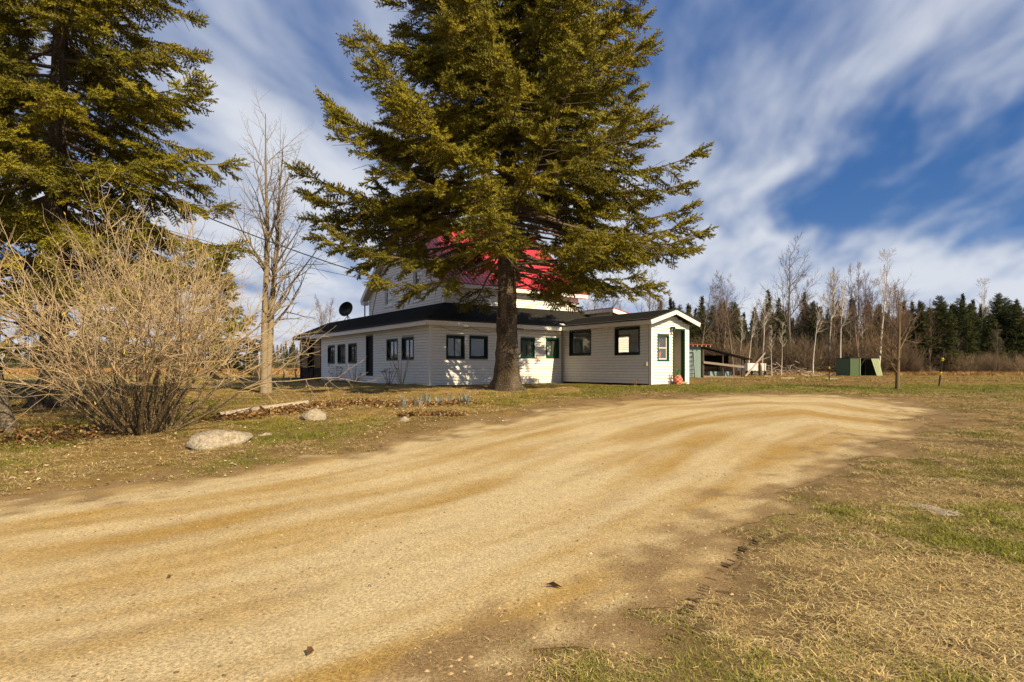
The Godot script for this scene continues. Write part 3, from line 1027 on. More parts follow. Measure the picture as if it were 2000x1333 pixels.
func big_spruce(t: Node3D, height: float, r0: float, flare: float, first: float, prof: Array, step: float, pitch: Array, seed_: int, spray_len: float, lean := Vector3.ZERO, thin := 1.0, hollow := false) -> void:
	# prof: [height, reach]; pitch: elevation in degrees of the boughs at the bottom and the top
	rng.seed = seed_
	part(t, "trunk", trunk_mesh(height, r0, flare, lean, Color(0.15, 0.112, 0.078), Color(0.42, 0.345, 0.26), seed_), M.bark)
	var boughs := MB.new()
	var xf: Array = [[], [], [], [], []]
	var cols: Array = [PackedColorArray(), PackedColorArray(), PackedColorArray(), PackedColorArray(), PackedColorArray()]
	var y := first
	var az := 0.0
	var bark_c := Color(0.13, 0.10, 0.075)
	while y < height - 0.2:
		az += 2.399 + rng.randf_range(-0.5, 0.5)
		if hollow and y < 4.0: az = rng.randf_range(-1.1, 0.6)   # the lowest boughs are left on the right side only
		var q := (y - first) / (height - first)
		var reach: float = curve_at(prof, y) * (0.55 + 0.53 * sqrt(rng.randf()))
		if hollow and y > 8.0 and y < 9.6 and absf(angle_difference(az, PI)) < 0.8: reach *= 0.78
		var e: float = deg_to_rad(lerpf(pitch[0], pitch[1], q) + rng.randf_range(-14, 14))
		var dir := Vector3(cos(az) * cos(e), sin(e), sin(az) * cos(e))
		var p := Vector3(0, y, 0) + lean * pow(y / height, 2.0)
		var br := clampf(0.012 + reach * 0.011, 0.012, 0.07)
		var segs := maxi(4, int(reach / 0.45))
		var tone := rng.randf_range(0.78, 1.2)
		var warm := rng.randf_range(0.0, 1.0)
		var pts: Array[Vector3] = [p]
		var dirs: Array[Vector3] = [dir]
		for k in segs:
			var f := float(k) / segs
			dir = (dir + Vector3(0, lerpf(-0.06, 0.15, f), 0) + rv() * 0.075).normalized()
			var nx := p + dir * reach / segs
			boughs.tube(p, nx, br * (1.0 - f * 0.85), br * (1.0 - (f + 1.0 / segs) * 0.85), 5 if k < 3 else 3, bark_c, bark_c)
			p = nx
			pts.append(p)
			dirs.append(dir)
		# side branches with their sprays
		var s := lerpf(0.50, 0.20, smoothstep(0.0, 0.22, q)) * reach + 0.12
		var side := 1.0
		while s < reach:
			var g := s / reach * segs
			var k := mini(int(g), segs - 1)
			var at: Vector3 = pts[k].lerp(pts[k + 1], g - k)
			var d0: Vector3 = dirs[k]
			side = -side
			var f := s / reach
			var ln := (0.16 + 0.30 * reach * (1.0 - f) * 0.85 + 0.28) * rng.randf_range(0.7, 1.2)
			ln = minf(ln, 1.35)
			var across := d0.cross(Vector3.UP).normalized() * side
			var bd := (d0 * 0.75 + across * rng.randf_range(0.55, 1.0) + Vector3(0, rng.randf_range(-0.42, 0.10), 0)).normalized()
			var np := maxi(1, int(ln / (spray_len * 0.62)))
			var b0 := at
			for w in np:
				bd = (bd + Vector3(0, -0.09, 0) + rv() * 0.10).normalized()
				var b1 := b0 + bd * ln / np
				boughs.tube(b0, b1, 0.008, 0.004, 3, bark_c, bark_c)
				if rng.randf() < thin * lerpf(0.72, 1.0, smoothstep(0.02, 0.2, q)):
					var kind := rng.randi() % 5
					var size := spray_len * rng.randf_range(0.75, 1.15)
					var cc := Color(0.215, 0.19, 0.019).lerp(Color(0.30, 0.245, 0.017), warm * rng.randf())
					cc = cc.lerp(Color(0.075, 0.10, 0.022), rng.randf() * 0.5)
					var tt := tone * rng.randf_range(0.65, 1.4)
					xf[kind].append(Transform3D(aim(bd, rng.randf_range(-0.5, 0.5), size), b0))
					cols[kind].append(Color(cc.r * tt, cc.g * tt, cc.b * tt))
				b0 = b1
			s += rng.randf_range(0.08, 0.15)
		for w in 3:
			var kind := rng.randi() % 5
			xf[kind].append(Transform3D(aim((dir + rv() * 0.35).normalized(), rng.randf_range(-0.4, 0.4), spray_len), pts[-1] - dir * 0.1 * w))
			cols[kind].append(Color(0.215, 0.19, 0.019) * tone)
		y += step * rng.randf_range(0.6, 1.4) * lerpf(1.0, 0.8, q)
	# dead stubs low on the trunk
	for k in 26:
		var yy := rng.randf_range(0.9, first + 1.5)
		var a := rng.randf() * TAU
		var o := Vector3(cos(a), rng.randf_range(-0.2, 0.35), sin(a))
		var rr := r0 * (1.0 - yy / height)
		var b := Vector3(0, yy, 0) + o * rr * 0.8
		var ln := rng.randf_range(0.05, 0.22) if yy < first - 0.4 else rng.randf_range(0.2, 0.9)
		boughs.tube(b, b + o * (ln + 0.05), 0.035, 0.014, 6, Color(0.09, 0.065, 0.05), Color(0.14, 0.11, 0.08))
	part(t, "boughs", boughs.mesh(), M.twig).set_meta("kind", "stuff")
	for k in 5:
		scatter(t, "foliage", spray_meshes[k], M.needle, xf[k], cols[k])

func grow(m: MB, p: Vector3, d: Vector3, length: float, r: float, lev: int, cfg: Dictionary, tips: Array) -> void:
	var segs: int = cfg.segs[lev]
	var last: int = cfg.segs.size() - 1
	var sides: int = cfg.sides[lev]
	var c0: Color = cfg.low
	var c1: Color = cfg.high
	var tone := rng.randf_range(0.8, 1.15)
	r = maxf(r, cfg.get("thinnest", 0.0))
	var r_end: float = maxf(r * cfg.taper[lev], cfg.get("thinnest", 0.0) * 0.7)
	for k in segs:
		var f := float(k) / segs
		d = (d + rv() * cfg.wob[lev] + Vector3(0, cfg.lift[lev], 0)).normalized()
		var q := p + d * length / segs
		var ca := c0.lerp(c1, clampf((lev + f) / (last + 1.0), 0.0, 1.0)) * tone
		m.tube(p, q, lerpf(r, r_end, f), lerpf(r, r_end, f + 1.0 / segs), sides, ca, ca)
		p = q
		if lev < last and f + 1.0 / segs > cfg.bare[lev]:
			var want: float = cfg.kids[lev] / (segs * (1.0 - cfg.bare[lev]))
			var count := int(want) + (1 if rng.randf() < want - int(want) else 0)
			for c in count:
				var side := d.cross(rv()).normalized()
				var an: float = deg_to_rad(cfg.angle[lev] * rng.randf_range(0.65, 1.3))
				var cd := (d * cos(an) + side * sin(an)).normalized()
				grow(m, p, cd, length * cfg.ratio[lev] * rng.randf_range(0.6, 1.15) * (1.15 - 0.55 * f), lerpf(r, r_end, f) * cfg.rr[lev], lev + 1, cfg, tips)
	if lev == last: tips.append(p)
	elif lev < last:
		grow(m, p, d, length * cfg.ratio[lev] * 0.8, r_end, lev + 1, cfg, tips)

func bare_tree(t: Node3D, height: float, r: float, cfg: Dictionary, seed_: int, stems := 1, spread := 0.0, trunk_mat: Material = null) -> void:
	rng.seed = seed_
	var tr := MB.new()
	var cr := MB.new()
	var tips := []
	for s in stems:
		var d := Vector3(rng.randf_range(-1, 1) * spread, 1, rng.randf_range(-1, 1) * spread).normalized()
		# the trunk on its own, then limbs from it
		var p := Vector3(rng.randf_range(-1, 1) * 0.12 * (stems - 1), -0.1, rng.randf_range(-1, 1) * 0.12 * (stems - 1))
		var segs := 12
		var hh := height * rng.randf_range(0.85, 1.0) if s > 0 else height
		for k in segs:
			var f := float(k) / segs
			var rk := r * (1.0 - f * 0.93)
			d = (d + rv() * cfg.trunk_wob + Vector3(0, 0.06, 0)).normalized()
			var q := p + d * hh / segs
			var flare := 1.25 if k == 0 else 1.0
			var cc: Color = cfg.low.lerp(cfg.high, f * 0.6)
			tr.tube(p, q, rk * flare, r * (1.0 - (f + 1.0 / segs) * 0.93), 8, cc, cc)
			p = q
			if f > cfg.clear:
				var want: float = cfg.limbs * (1.0 / segs) / (1.0 - cfg.clear)
				var count := int(want) + (1 if rng.randf() < want - int(want) else 0)
				for c in count:
					var a := rng.randf() * TAU
					var an: float = deg_to_rad(cfg.limb_angle * rng.randf_range(0.7, 1.3))
					var cd := (d * cos(an) + Vector3(cos(a), 0, sin(a)) * sin(an)).normalized()
					grow(cr, p - d * rng.randf() * hh / segs, cd, height * cfg.limb_len * (1.25 - f * 0.95) * rng.randf_range(0.7, 1.2), rk * 0.5, 0, cfg, tips)
	part(t, "trunk", tr.mesh(), trunk_mat if trunk_mat else M.twig)
	part(t, "crown", cr.mesh(), M.twig)

func far_conifer(t: Node3D, height: float, seed_: int) -> void:
	rng.seed = seed_
	var tr := MB.new()
	tr.tube(Vector3(0, -0.2, 0), Vector3(0, height, 0), height * 0.013, 0.01, 6, Color(0.14, 0.11, 0.085), Color(0.10, 0.08, 0.06))
	part(t, "trunk", tr.mesh(), M.twig)
	var xf: Array = []
	var cols := PackedColorArray()
	var y := height * rng.randf_range(0.10, 0.2)
	while y < height - 0.15:
		var q := y / height
		var reach := height * (0.19 * pow(1.0 - q, 0.8) + 0.012) * rng.randf_range(0.7, 1.15)
		if q < 0.25: reach *= 0.55 + 1.8 * q
		var a := rng.randf() * TAU
		var e := deg_to_rad(lerpf(-14, 28, q))
		var d := Vector3(cos(a) * cos(e), sin(e), sin(a) * cos(e))
		var cnt := maxi(1, int(reach / 0.6))
		var tone := rng.randf_range(0.65, 1.2)
		for k in cnt:
			var size := minf(1.25, reach / cnt * 1.5)
			var cc := Color(0.040, 0.056, 0.018).lerp(Color(0.085, 0.085, 0.02), rng.randf() * 0.7)
			xf.append(Transform3D(aim((d + rv() * 0.25).normalized(), rng.randf_range(-0.6, 0.6), size), Vector3(0, y, 0) + d * reach * k / cnt))
			cols.append(Color(cc.r * tone, cc.g * tone, cc.b * tone))
		y += 0.16 * (0.35 + 0.9 * (1.0 - q)) * height / 10.0 * 0.55
	scatter(t, "foliage", far_sprays[seed_ % 2], M.needle, xf, cols)

func cfg_bare(low: Color, high: Color, extra := {}) -> Dictionary:
	var c := {"low": low, "high": high, "trunk_wob": 0.05, "clear": 0.28, "limbs": 16.0, "limb_angle": 42.0, "limb_len": 0.26,
		"segs": [5, 4, 3], "sides": [4, 3, 3], "wob": [0.12, 0.16, 0.2], "lift": [0.07, 0.05, 0.03], "taper": [0.3, 0.4, 0.5], "bare": [0.15, 0.1, 0.0],
		"kids": [6.0, 4.0, 0.0], "angle": [42.0, 46.0, 40.0], "ratio": [0.5, 0.5, 0.5], "rr": [0.55, 0.6, 0.6]}
	c.merge(extra, true)
	return c

func make_near_trees() -> void:
	make_sprays()
	# the great spruce in front of the house
	var p := on_ground(990, 763)
	var t := thing("spruce_tree", "towering green spruce with bare lower trunk in front of white farmhouse", "tree", p)
	big_spruce(t, 19.5, 0.34, 0.26, 3.45, [[3.4, 2.1], [3.95, 4.4], [5.0, 5.7], [6.0, 5.5], [7.5, 4.9], [10.0, 4.1], [12.0, 3.5], [16.0, 2.0], [19.5, 0.3]], 0.046, [-7, 36], 101, 0.56, Vector3(0.25, 0, 0), 0.66, true)
	# the spruce behind the bush on the left
	p = on_ground(105, 795)
	t = thing("spruce_tree", "tall drooping spruce standing behind the large bare bush", "tree", p)
	big_spruce(t, 16.0, 0.30, 0.22, 2.0, [[1.6, 2.6], [3.0, 4.2], [5.5, 4.1], [8.0, 3.4], [10.0, 2.7], [16.0, 0.3]], 0.088, [-16, 14], 202, 0.52, Vector3(0.5, 0, 0), 0.85)
	p = at_distance(-20, 19.0)
	t = thing("spruce_tree", "dark trunked spruce half out of view beside the drooping spruce", "tree", p)
	big_spruce(t, 14.0, 0.28, 0.18, 1.9, [[1.6, 2.4], [3.0, 3.8], [7.0, 3.0], [14.0, 0.3]], 0.15, [-14, 16], 303, 0.5, Vector3.ZERO, 0.8)
	p = at_distance(418, 33.0)
	t = thing("spruce_tree", "small dense spruce on the lawn beyond the bare bush", "tree", p)
	big_spruce(t, up_to(500, 33.0), 0.16, 0.1, 0.5, [[0.4, 1.7], [1.5, 1.9], [3.0, 1.5], [6.8, 0.15]], 0.075, [-6, 20], 404, 0.42)
	# bare two stemmed tree left of the house
	p = on_ground(521, 771)
	t = thing("bare_tree", "slender leafless tree with twin grey stems beside the lawn", "tree", p)
	bare_tree(t, up_to(222, -p.z), 0.115, cfg_bare(Color(0.25, 0.205, 0.15), Color(0.16, 0.125, 0.10), {"clear": 0.22, "limbs": 15.0, "limb_angle": 36.0, "limb_len": 0.25, "kids": [5.0, 3.5, 0.0]}), 51, 2, 0.03)
	# young spreading tree on the right
	p = on_ground(1753, 763)
	t = thing("bare_tree", "short spreading leafless fruit tree on the green strip by the pasture", "tree", p)
	bare_tree(t, up_to(560, -p.z), 0.07, cfg_bare(Color(0.15, 0.105, 0.06), Color(0.22, 0.15, 0.09), {"clear": 0.14, "limbs": 18.0, "limb_angle": 50.0, "limb_len": 0.44, "lift": [0.10, 0.08, 0.05], "kids": [6.0, 4.0, 0.0], "trunk_wob": 0.03}), 52)
	# leaning grey trunk at the left edge
	p = on_ground(20, 850)
	t = thing("bare_tree", "grey leaning trunk with a knot hole at the edge of the leaf litter", "tree", p)
	var m := MB.new()
	var a := Vector3(0, -0.1, 0)
	for k in 9:
		var b := a + Vector3(-0.16 - 0.02 * k, 0.55, -0.03)
		m.tube(a, b, 0.14 - k * 0.012, 0.128 - k * 0.012, 10, Color(0.34, 0.28, 0.21), Color(0.34, 0.28, 0.21))
		a = b
	part(t, "trunk", m.mesh(), M.bark)
	m = MB.new()
	m.tube(Vector3(-0.20, 0.62, 0.10), Vector3(-0.20, 0.625, 0.135), 0.04, 0.035, 8, Color(0.02, 0.015, 0.01), Color(0.02, 0.015, 0.01))
	part(t, "knot_hole", m.mesh(), M.twig)
	m = MB.new()
	var tips := []
	for k in 4:
		grow(m, a, Vector3(rng.randf_range(-0.8, 0.2), 0.8, rng.randf_range(-0.5, 0.5)), 1.8, 0.04, 0, cfg_bare(Color(0.3, 0.25, 0.19), Color(0.22, 0.17, 0.13)), tips)
	part(t, "crown", m.mesh(), M.twig)
	# the great bare bush
	rng.seed = 77
	p = on_ground(278, 846)
	t = thing("lilac_bush", "huge leafless multi stemmed bush with pale tangled twigs", "bush", p)
	m = MB.new()
	var tw := MB.new()
	tips = []
	var cfg := cfg_bare(Color(0.34, 0.255, 0.16), Color(0.46, 0.36, 0.235), {"segs": [6, 4, 3], "sides": [4, 3, 3], "wob": [0.2, 0.26, 0.3], "lift": [0.0, 0.03, 0.05], "taper": [0.45, 0.45, 0.5], "bare": [0.1, 0.1, 0.0], "kids": [6.5, 3.2, 0.0], "angle": [50.0, 55.0, 40.0], "ratio": [0.46, 0.5, 0.5], "rr": [0.62, 0.78, 0.6]})
	for k in 62:
		var an := rng.randf() * TAU
		var out := pow(rng.randf(), 0.7)
		var s := Vector3(cos(an) * 0.52 * out, -0.05, sin(an) * 0.42 * out)
		var lean := out * rng.randf_range(0.5, 2.3) * (1.0 if cos(an) < 0.3 else 0.7)
		var d := Vector3(cos(an) * lean, 1.0, sin(an) * lean).normalized()
		var rr := rng.randf_range(0.014, 0.034)
		var ln := rng.randf_range(1.0, 1.7)
		var q := s
		for g in 5:
			d = (d + rv() * 0.12 + Vector3(0, 0.02, 0)).normalized()
			var nx := q + d * ln / 5
			m.tube(q, nx, rr * (1.0 - g * 0.06), rr * (1.0 - (g + 1) * 0.06), 5, Color(0.40, 0.30, 0.18), Color(0.46, 0.35, 0.22))
			q = nx
		for c in 2:
			grow(tw, q, (d + rv() * 0.35).normalized(), rng.randf_range(1.3, 2.3), rr * 0.52, 0, cfg, tips)
	for k in 90:
		var an := rng.randf() * TAU
		var s := Vector3(cos(an) * rng.randf_range(0.1, 0.6), -0.05, sin(an) * rng.randf_range(0.1, 0.5))
		var e := s + Vector3(rng.randf_range(-0.22, 0.22), rng.randf_range(0.4, 1.3), rng.randf_range(-0.22, 0.22))
		m.tube(s, e, 0.008, 0.004, 3, Color(0.50, 0.38, 0.21), Color(0.55, 0.42, 0.25))
	part(t, "stems", m.mesh(), M.bark)
	part(t, "twigs", tw.mesh(), M.twig).set_meta("kind", "stuff")
	var bud := MB.new()
	bud.tube(Vector3.ZERO, Vector3(0, 0.022, 0), 0.007, 0.009, 4)
	bud.tube(Vector3(0, 0.022, 0), Vector3(0, 0.05, 0), 0.009, 0.001, 4)
	var xf := []
	var cols := PackedColorArray()
	for q in tips:
		if rng.randf() < 0.06:
			xf.append(Transform3D(Basis(Vector3(rng.randf(), 0, rng.randf()).normalized(), rng.randf_range(-0.5, 0.5)), q))
			cols.append(Color(0.45, 0.32, 0.08).lerp(Color(0.55, 0.42, 0.06), rng.randf()))
	scatter(t, "buds", bud.mesh(), M.leaf, xf, cols)

func make_far_trees() -> void:
	var protos := []
	var grey := cfg_bare(Color(0.16, 0.13, 0.105), Color(0.13, 0.105, 0.09), {"thinnest": 0.009, "kids": [5.0, 4.0, 0.0]})
	var brown := cfg_bare(Color(0.19, 0.14, 0.11), Color(0.16, 0.105, 0.085), {"thinnest": 0.009, "limb_angle": 34.0, "kids": [6.0, 5.0, 0.0], "limbs": 18.0})
	var big := cfg_bare(Color(0.17, 0.145, 0.115), Color(0.13, 0.105, 0.085), {"thinnest": 0.009, "clear": 0.3, "limbs": 15.0, "limb_angle": 46.0, "limb_len": 0.36, "kids": [7.0, 5.0, 0.0]})
	var birch := cfg_bare(Color(0.80, 0.76, 0.68), Color(0.24, 0.195, 0.165), {"thinnest": 0.009, "clear": 0.45, "limbs": 13.0, "limb_angle": 34.0, "limb_len": 0.20, "kids": [5.0, 4.0, 0.0]})
	# px, top, distance, kind, label
	var list := [
		[1365, 556, 48, "grey"], [1408, 555, 55, "brown"], [1433, 535, 50, "grey"], [1480, 600, 58, "grey"], [1495, 598, 60, "brown"],
		[1462, 596, 50, "birch"], [1488, 582, 52, "birch"], [1508, 640, 49, "birch"], [1526, 632, 50, "birch"], [1588, 578, 50, "birch"],
		[1548, 497, 58, "big"], [1575, 560, 64, "brown"], [1616, 535, 57, "birch"], [1630, 540, 60, "brown"], [1642, 556, 47, "birch"],
		[1680, 528, 54, "brown"], [1716, 493, 49, "birch"], [1700, 545, 60, "brown"], [1735, 556, 58, "brown"], [1768, 575, 62, "brown"],
		[1912, 548, 72, "birch"], [1873, 655, 62, "grey"], [1990, 600, 70, "birch"], [1948, 640, 64, "grey"], [1445, 620, 56, "birch"],
		[1162, 528, 52, "grey"], [1180, 545, 56, "grey"], [1264, 543, 55, "big"], [1228, 590, 60, "grey"], [1290, 585, 62, "brown"], [632, 588, 48, "brown"],
		[1390, 600, 64, "brown"], [1420, 610, 62, "brown"], [1540, 590, 66, "brown"], [1600, 600, 66, "grey"], [1660, 590, 64, "grey"], [1690, 600, 58, "birch"], [1815, 600, 60, "brown"],
		[2040, 560, 66, "birch"], [2090, 580, 64, "grey"], [2150, 570, 70, "brown"],
	]
	var proto := {}
	var n := 0
	for e in list:
		var kind: String = e[3]
		var d: float = e[2]
		var h := up_to(e[1], d)
		var v: String = kind + str(n % (4 if kind in ["birch", "brown"] else 2 if kind == "grey" else 1))
		var label: String = {"grey": "bare grey tree at the edge of the wood", "brown": "bare brown twiggy tree at the edge of the wood", "birch": "white barked birch at the edge of the wood", "big": "broad crowned leafless tree taller than the wood around it"}[kind]
		if e[0] < 1000: label = "lone leafless tree behind the rear porch roof"
		elif e[0] < 1300: label = "leafless tree rising behind the vestibule roof"
		var own := {1716: "tallest white birch close beside the green livestock shelter", 1642: "leaning white birch between black stake and green shelter", 1588: "white birch standing behind the flat scatter of sticks", 1912: "birch with pale round crown rising out of the dark spruces", 1365: "slim grey tree rising directly behind the metal shed roof", 1433: "tall grey tree behind the sloping lean-to roof", 1508: "short white birch between brush piles behind the fallen log"}
		if own.has(e[0]): label = own[e[0]]
		var group := "trees at the edge of the wood"
		var t: Node3D
		if proto.has(v):
			t = copy(proto[v][0], kind + "_tree" if kind != "birch" else "birch_tree", label, group)
		else:
			t = thing({"grey": "bare_tree", "brown": "bare_tree", "big": "bare_tree", "birch": "birch_tree"}[kind], label, "tree", Vector3.ZERO, 0.0, group)
			bare_tree(t, 10.0, 0.11 if kind != "big" else 0.17, {"grey": grey, "brown": brown, "big": big, "birch": birch}[kind], 600 + n, 2 if kind == "brown" else 1, 0.10, M.birch if kind == "birch" else M.twig)
			proto[v] = [t, 10.0]
		if t.name.begins_with("grey_") or t.name.begins_with("brown_") or t.name.begins_with("big_"):
			t.name = numbered("bare_tree")
		t.position = at_distance(e[0], d)
		t.rotation.y = n * 1.7
		t.scale = Vector3(h / 10.0 * 0.95, h / 10.0, h / 10.0 * 0.95)
		n += 1
	# spruces of the wood
	var spruces := [[1372, 598, 60], [1393, 595, 62], [1432, 588, 60], [1327, 595, 72], [1470, 625, 60], [1526, 608, 62], [1590, 588, 64], [1642, 615, 66], [1560, 620, 70],
		[1800, 590, 60], [1815, 600, 64], [1835, 576, 62], [1846, 592, 60], [1875, 581, 68], [1897, 592, 70], [1925, 600, 72], [1950, 572, 72], [1966, 580, 78], [1985, 586, 70],
		[2012, 590, 70], [2040, 580, 72], [2075, 590, 70], [2110, 585, 72], [2150, 590, 70], [1770, 612, 68], [1745, 620, 72], [1700, 628, 72], [1665, 625, 74], [1350, 618, 70], [1500, 622, 72],
		[1862, 605, 74], [1910, 610, 78], [1935, 612, 66], [1890, 618, 66], [1820, 625, 70], [1780, 630, 64], [1415, 640, 70], [1455, 640, 72], [1545, 640, 74], [1615, 632, 72], [1630, 645, 66], [1685, 640, 66], [1730, 640, 64], [1480, 648, 68], [1572, 650, 66]]
	var sp := []
	n = 0
	for e in spruces:
		var d: float = e[2]
		var h := up_to(e[1], d)
		var t: Node3D
		if sp.size() < 5:
			t = thing("wood_spruce", "dark spruce in the wood beyond the pasture", "tree", Vector3.ZERO, 0.0, "spruces of the wood")
			far_conifer(t, 10.0, 800 + n)
			sp.append(t)
		else:
			t = copy(sp[n % 5], "wood_spruce", "dark spruce in the wood beyond the pasture", "spruces of the wood")
		t.position = at_distance(e[0], d)
		t.rotation.y = n * 2.1
		t.scale = Vector3.ONE * (h / 10.0)
		n += 1
	# the wood behind them and round the far fields, one mass
	rng.seed = 5
	var xf := []
	var cols := PackedColorArray()
	var tree := MB.new()
	rng.seed = 15
	for k in 150:
		var q := k / 150.0
		var a := rng.randf() * TAU
		var r := 1.9 * (1.0 - q) + 0.1
		var b := Vector3(cos(a) * r * 0.15, 0.8 + q * 9.0, sin(a) * r * 0.15)
		var e := Vector3(cos(a) * r, 0.8 + q * 9.0 - 0.35 * r + 0.5 * q, sin(a) * r)
		shoot(tree, b, e, 0.30, 5, Color(1, 1, 1) * rng.randf_range(0.7, 1.2))
	tree.tube(Vector3.ZERO, Vector3(0, 9.9, 0), 0.12, 0.02, 4, Color(1.5, 1.2, 1.2), Color(1, 1, 1))
	for k in 420:
		var px := rng.randf_range(1290, 2350)
		var d := rng.randf_range(76, 105)
		var g := at_distance(px, d)
		var s := rng.randf_range(0.65, 1.02)
		xf.append(Transform3D(Basis(Vector3.UP, rng.randf() * TAU) * Basis.from_scale(Vector3.ONE * s), g))
		cols.append(Color(0.055, 0.06, 0.02).lerp(Color(0.09, 0.075, 0.035), rng.randf()))
	for k in 700:
		var px := rng.randf_range(-900, 1350)
		var d := rng.randf_range(150, 200)
		var g := at_distance(px, d)
		var s := rng.randf_range(0.5, 0.85)
		xf.append(Transform3D(Basis(Vector3.UP, rng.randf() * TAU) * Basis.from_scale(Vector3.ONE * s), g))
		cols.append(Color(0.06, 0.07, 0.02).lerp(Color(0.11, 0.095, 0.05), rng.randf()))
	var wood := scatter(self, "far_wood", tree.mesh(), M.needle, xf, cols)
	tag(wood, "dense dark spruce wood closing off the fields", "wood", "", "stuff")
	# leafless undergrowth between the trunks
	var brush := MB.new()
	rng.seed = 9
	for k in 26:
		var a := rng.randf() * TAU
		var p := Vector3(cos(a) * 0.3 * rng.randf(), 0, sin(a) * 0.3 * rng.randf())
		var d := Vector3(cos(a) * 0.5, 1, sin(a) * 0.5).normalized()
		var ln := rng.randf_range(1.2, 2.6)
		for g in 4:
			d = (d + rv() * 0.2).normalized()
			var q := p + d * ln / 4
			brush.tube(p, q, 0.022 - g * 0.004, 0.018 - g * 0.004, 3)
			for c in 3:
				brush.tube(p, p + (d + rv() * 0.9).normalized() * rng.randf_range(0.3, 0.9), 0.011, 0.004, 3)
			p = q
	xf = []
	cols = PackedColorArray()
	for k in 640:
		var px := rng.randf_range(1330, 2300)
		var d := rng.randf_range(54, 78)
		if px > 1790: d = rng.randf_range(58, 72)
		var s := rng.randf_range(0.5, 1.5) if px < 1800 else rng.randf_range(0.3, 0.9)
		xf.append(Transform3D(Basis(Vector3.UP, rng.randf() * TAU) * Basis.from_scale(Vector3(s * 1.1, s * 1.2, s * 1.1)), at_distance(px, d)))
		cols.append(Color(0.15, 0.105, 0.07).lerp(Color(0.23, 0.17, 0.11), rng.randf()) * rng.randf_range(0.7, 1.1))
	tag(scatter(self, "undergrowth", brush.mesh(), M.leaf, xf, cols), "tangled leafless brown undergrowth along the wood", "undergrowth", "", "stuff")
	# tall dry grass of the far fields
	var tuft := MB.new()
	for k in 30:
		var a := rng.randf() * TAU
		var p := Vector3(cos(a), 0, sin(a)) * rng.randf() * 0.4
		var q := p + Vector3(rng.randf_range(-0.3, 0.3), rng.randf_range(0.25, 0.7), rng.randf_range(-0.3, 0.3))
		tuft.tri(p - Vector3(0.02, 0, 0), p + Vector3(0.02, 0, 0.01), q, Color.WHITE * rng.randf_range(0.7, 1.2))
	xf = []
	cols = PackedColorArray()
	for k in 5200:
		var px := rng.randf_range(-300, 1000) if k % 2 == 0 else rng.randf_range(1500, 2300)
		var d := rng.randf_range(55, 150) if k % 2 == 0 else rng.randf_range(50, 66)
		var s := rng.randf_range(0.7, 1.5) if k % 2 == 0 else rng.randf_range(0.3, 0.8)
		xf.append(Transform3D(Basis(Vector3.UP, rng.randf() * TAU) * Basis.from_scale(Vector3(s * 1.6, s * 0.8, s * 1.6)), at_distance(px, d)))
		cols.append(Color(0.44, 0.28, 0.11).lerp(Color(0.30, 0.16, 0.06), rng.randf()))
	tag(scatter(self, "tall_grass", tuft.mesh(), M.blade, xf, cols), "tall tawny dry grass of the far fields", "grass", "", "stuff")

# ------------------------------------------------------------------ ground cover
func in_house(x: float, d: float) -> bool:
	var r := deg_to_rad(HOUSE_TURN)
	var px := x + 160.0 / FOCAL * 21.2
	var pd := d - 21.2
	var u := px * cos(r) + pd * sin(r)
	var v := -px * sin(r) + pd * cos(r)
	return (u > -0.02 and u < 12.5 and v > -0.02 and v < 15.3) or (u > 5.95 and u < 7.95 and v > -4.66 and v < 0.1)

func clump(blades: int, reach: float, lo: float, hi: float, width: float) -> ArrayMesh:
	var m := MB.new()
	for k in blades:
		var a := rng.randf() * TAU
		var b := Vector3(rng.randf_range(-1, 1), 0, rng.randf_range(-1, 1)) * reach * 1.3
		var e := rng.randf_range(lo, hi)
		var ln := reach * rng.randf_range(0.6, 1.3)
		var d := Vector3(cos(a) * cos(e), sin(e), sin(a) * cos(e))
		var w := Vector3(-sin(a), 0, cos(a)) * width * rng.randf_range(0.7, 1.2)
		var mid := b + d * ln * 0.55
		var tip := mid + (d + Vector3(rng.randf_range(-0.5, 0.5), -0.5 * sin(e) - 0.1, rng.randf_range(-0.5, 0.5))).normalized() * ln * 0.5
		var c := Color.WHITE * rng.randf_range(0.28, 1.3)
		m.quad(b - w, b + w, mid + w * 0.8, mid - w * 0.8, c)
		m.tri(mid - w * 0.8, mid + w * 0.8, tip, c)
	return m.mesh()

func cover_height(x: float, d: float, s: float) -> float:
	var y := lay(x, d)
	if s < 0.0: y += 0.03 * smoothstep(0.0, 0.5, -s) + 0.016 * noise.get_noise_2d(x * 130.0, d * 130.0)
	return y

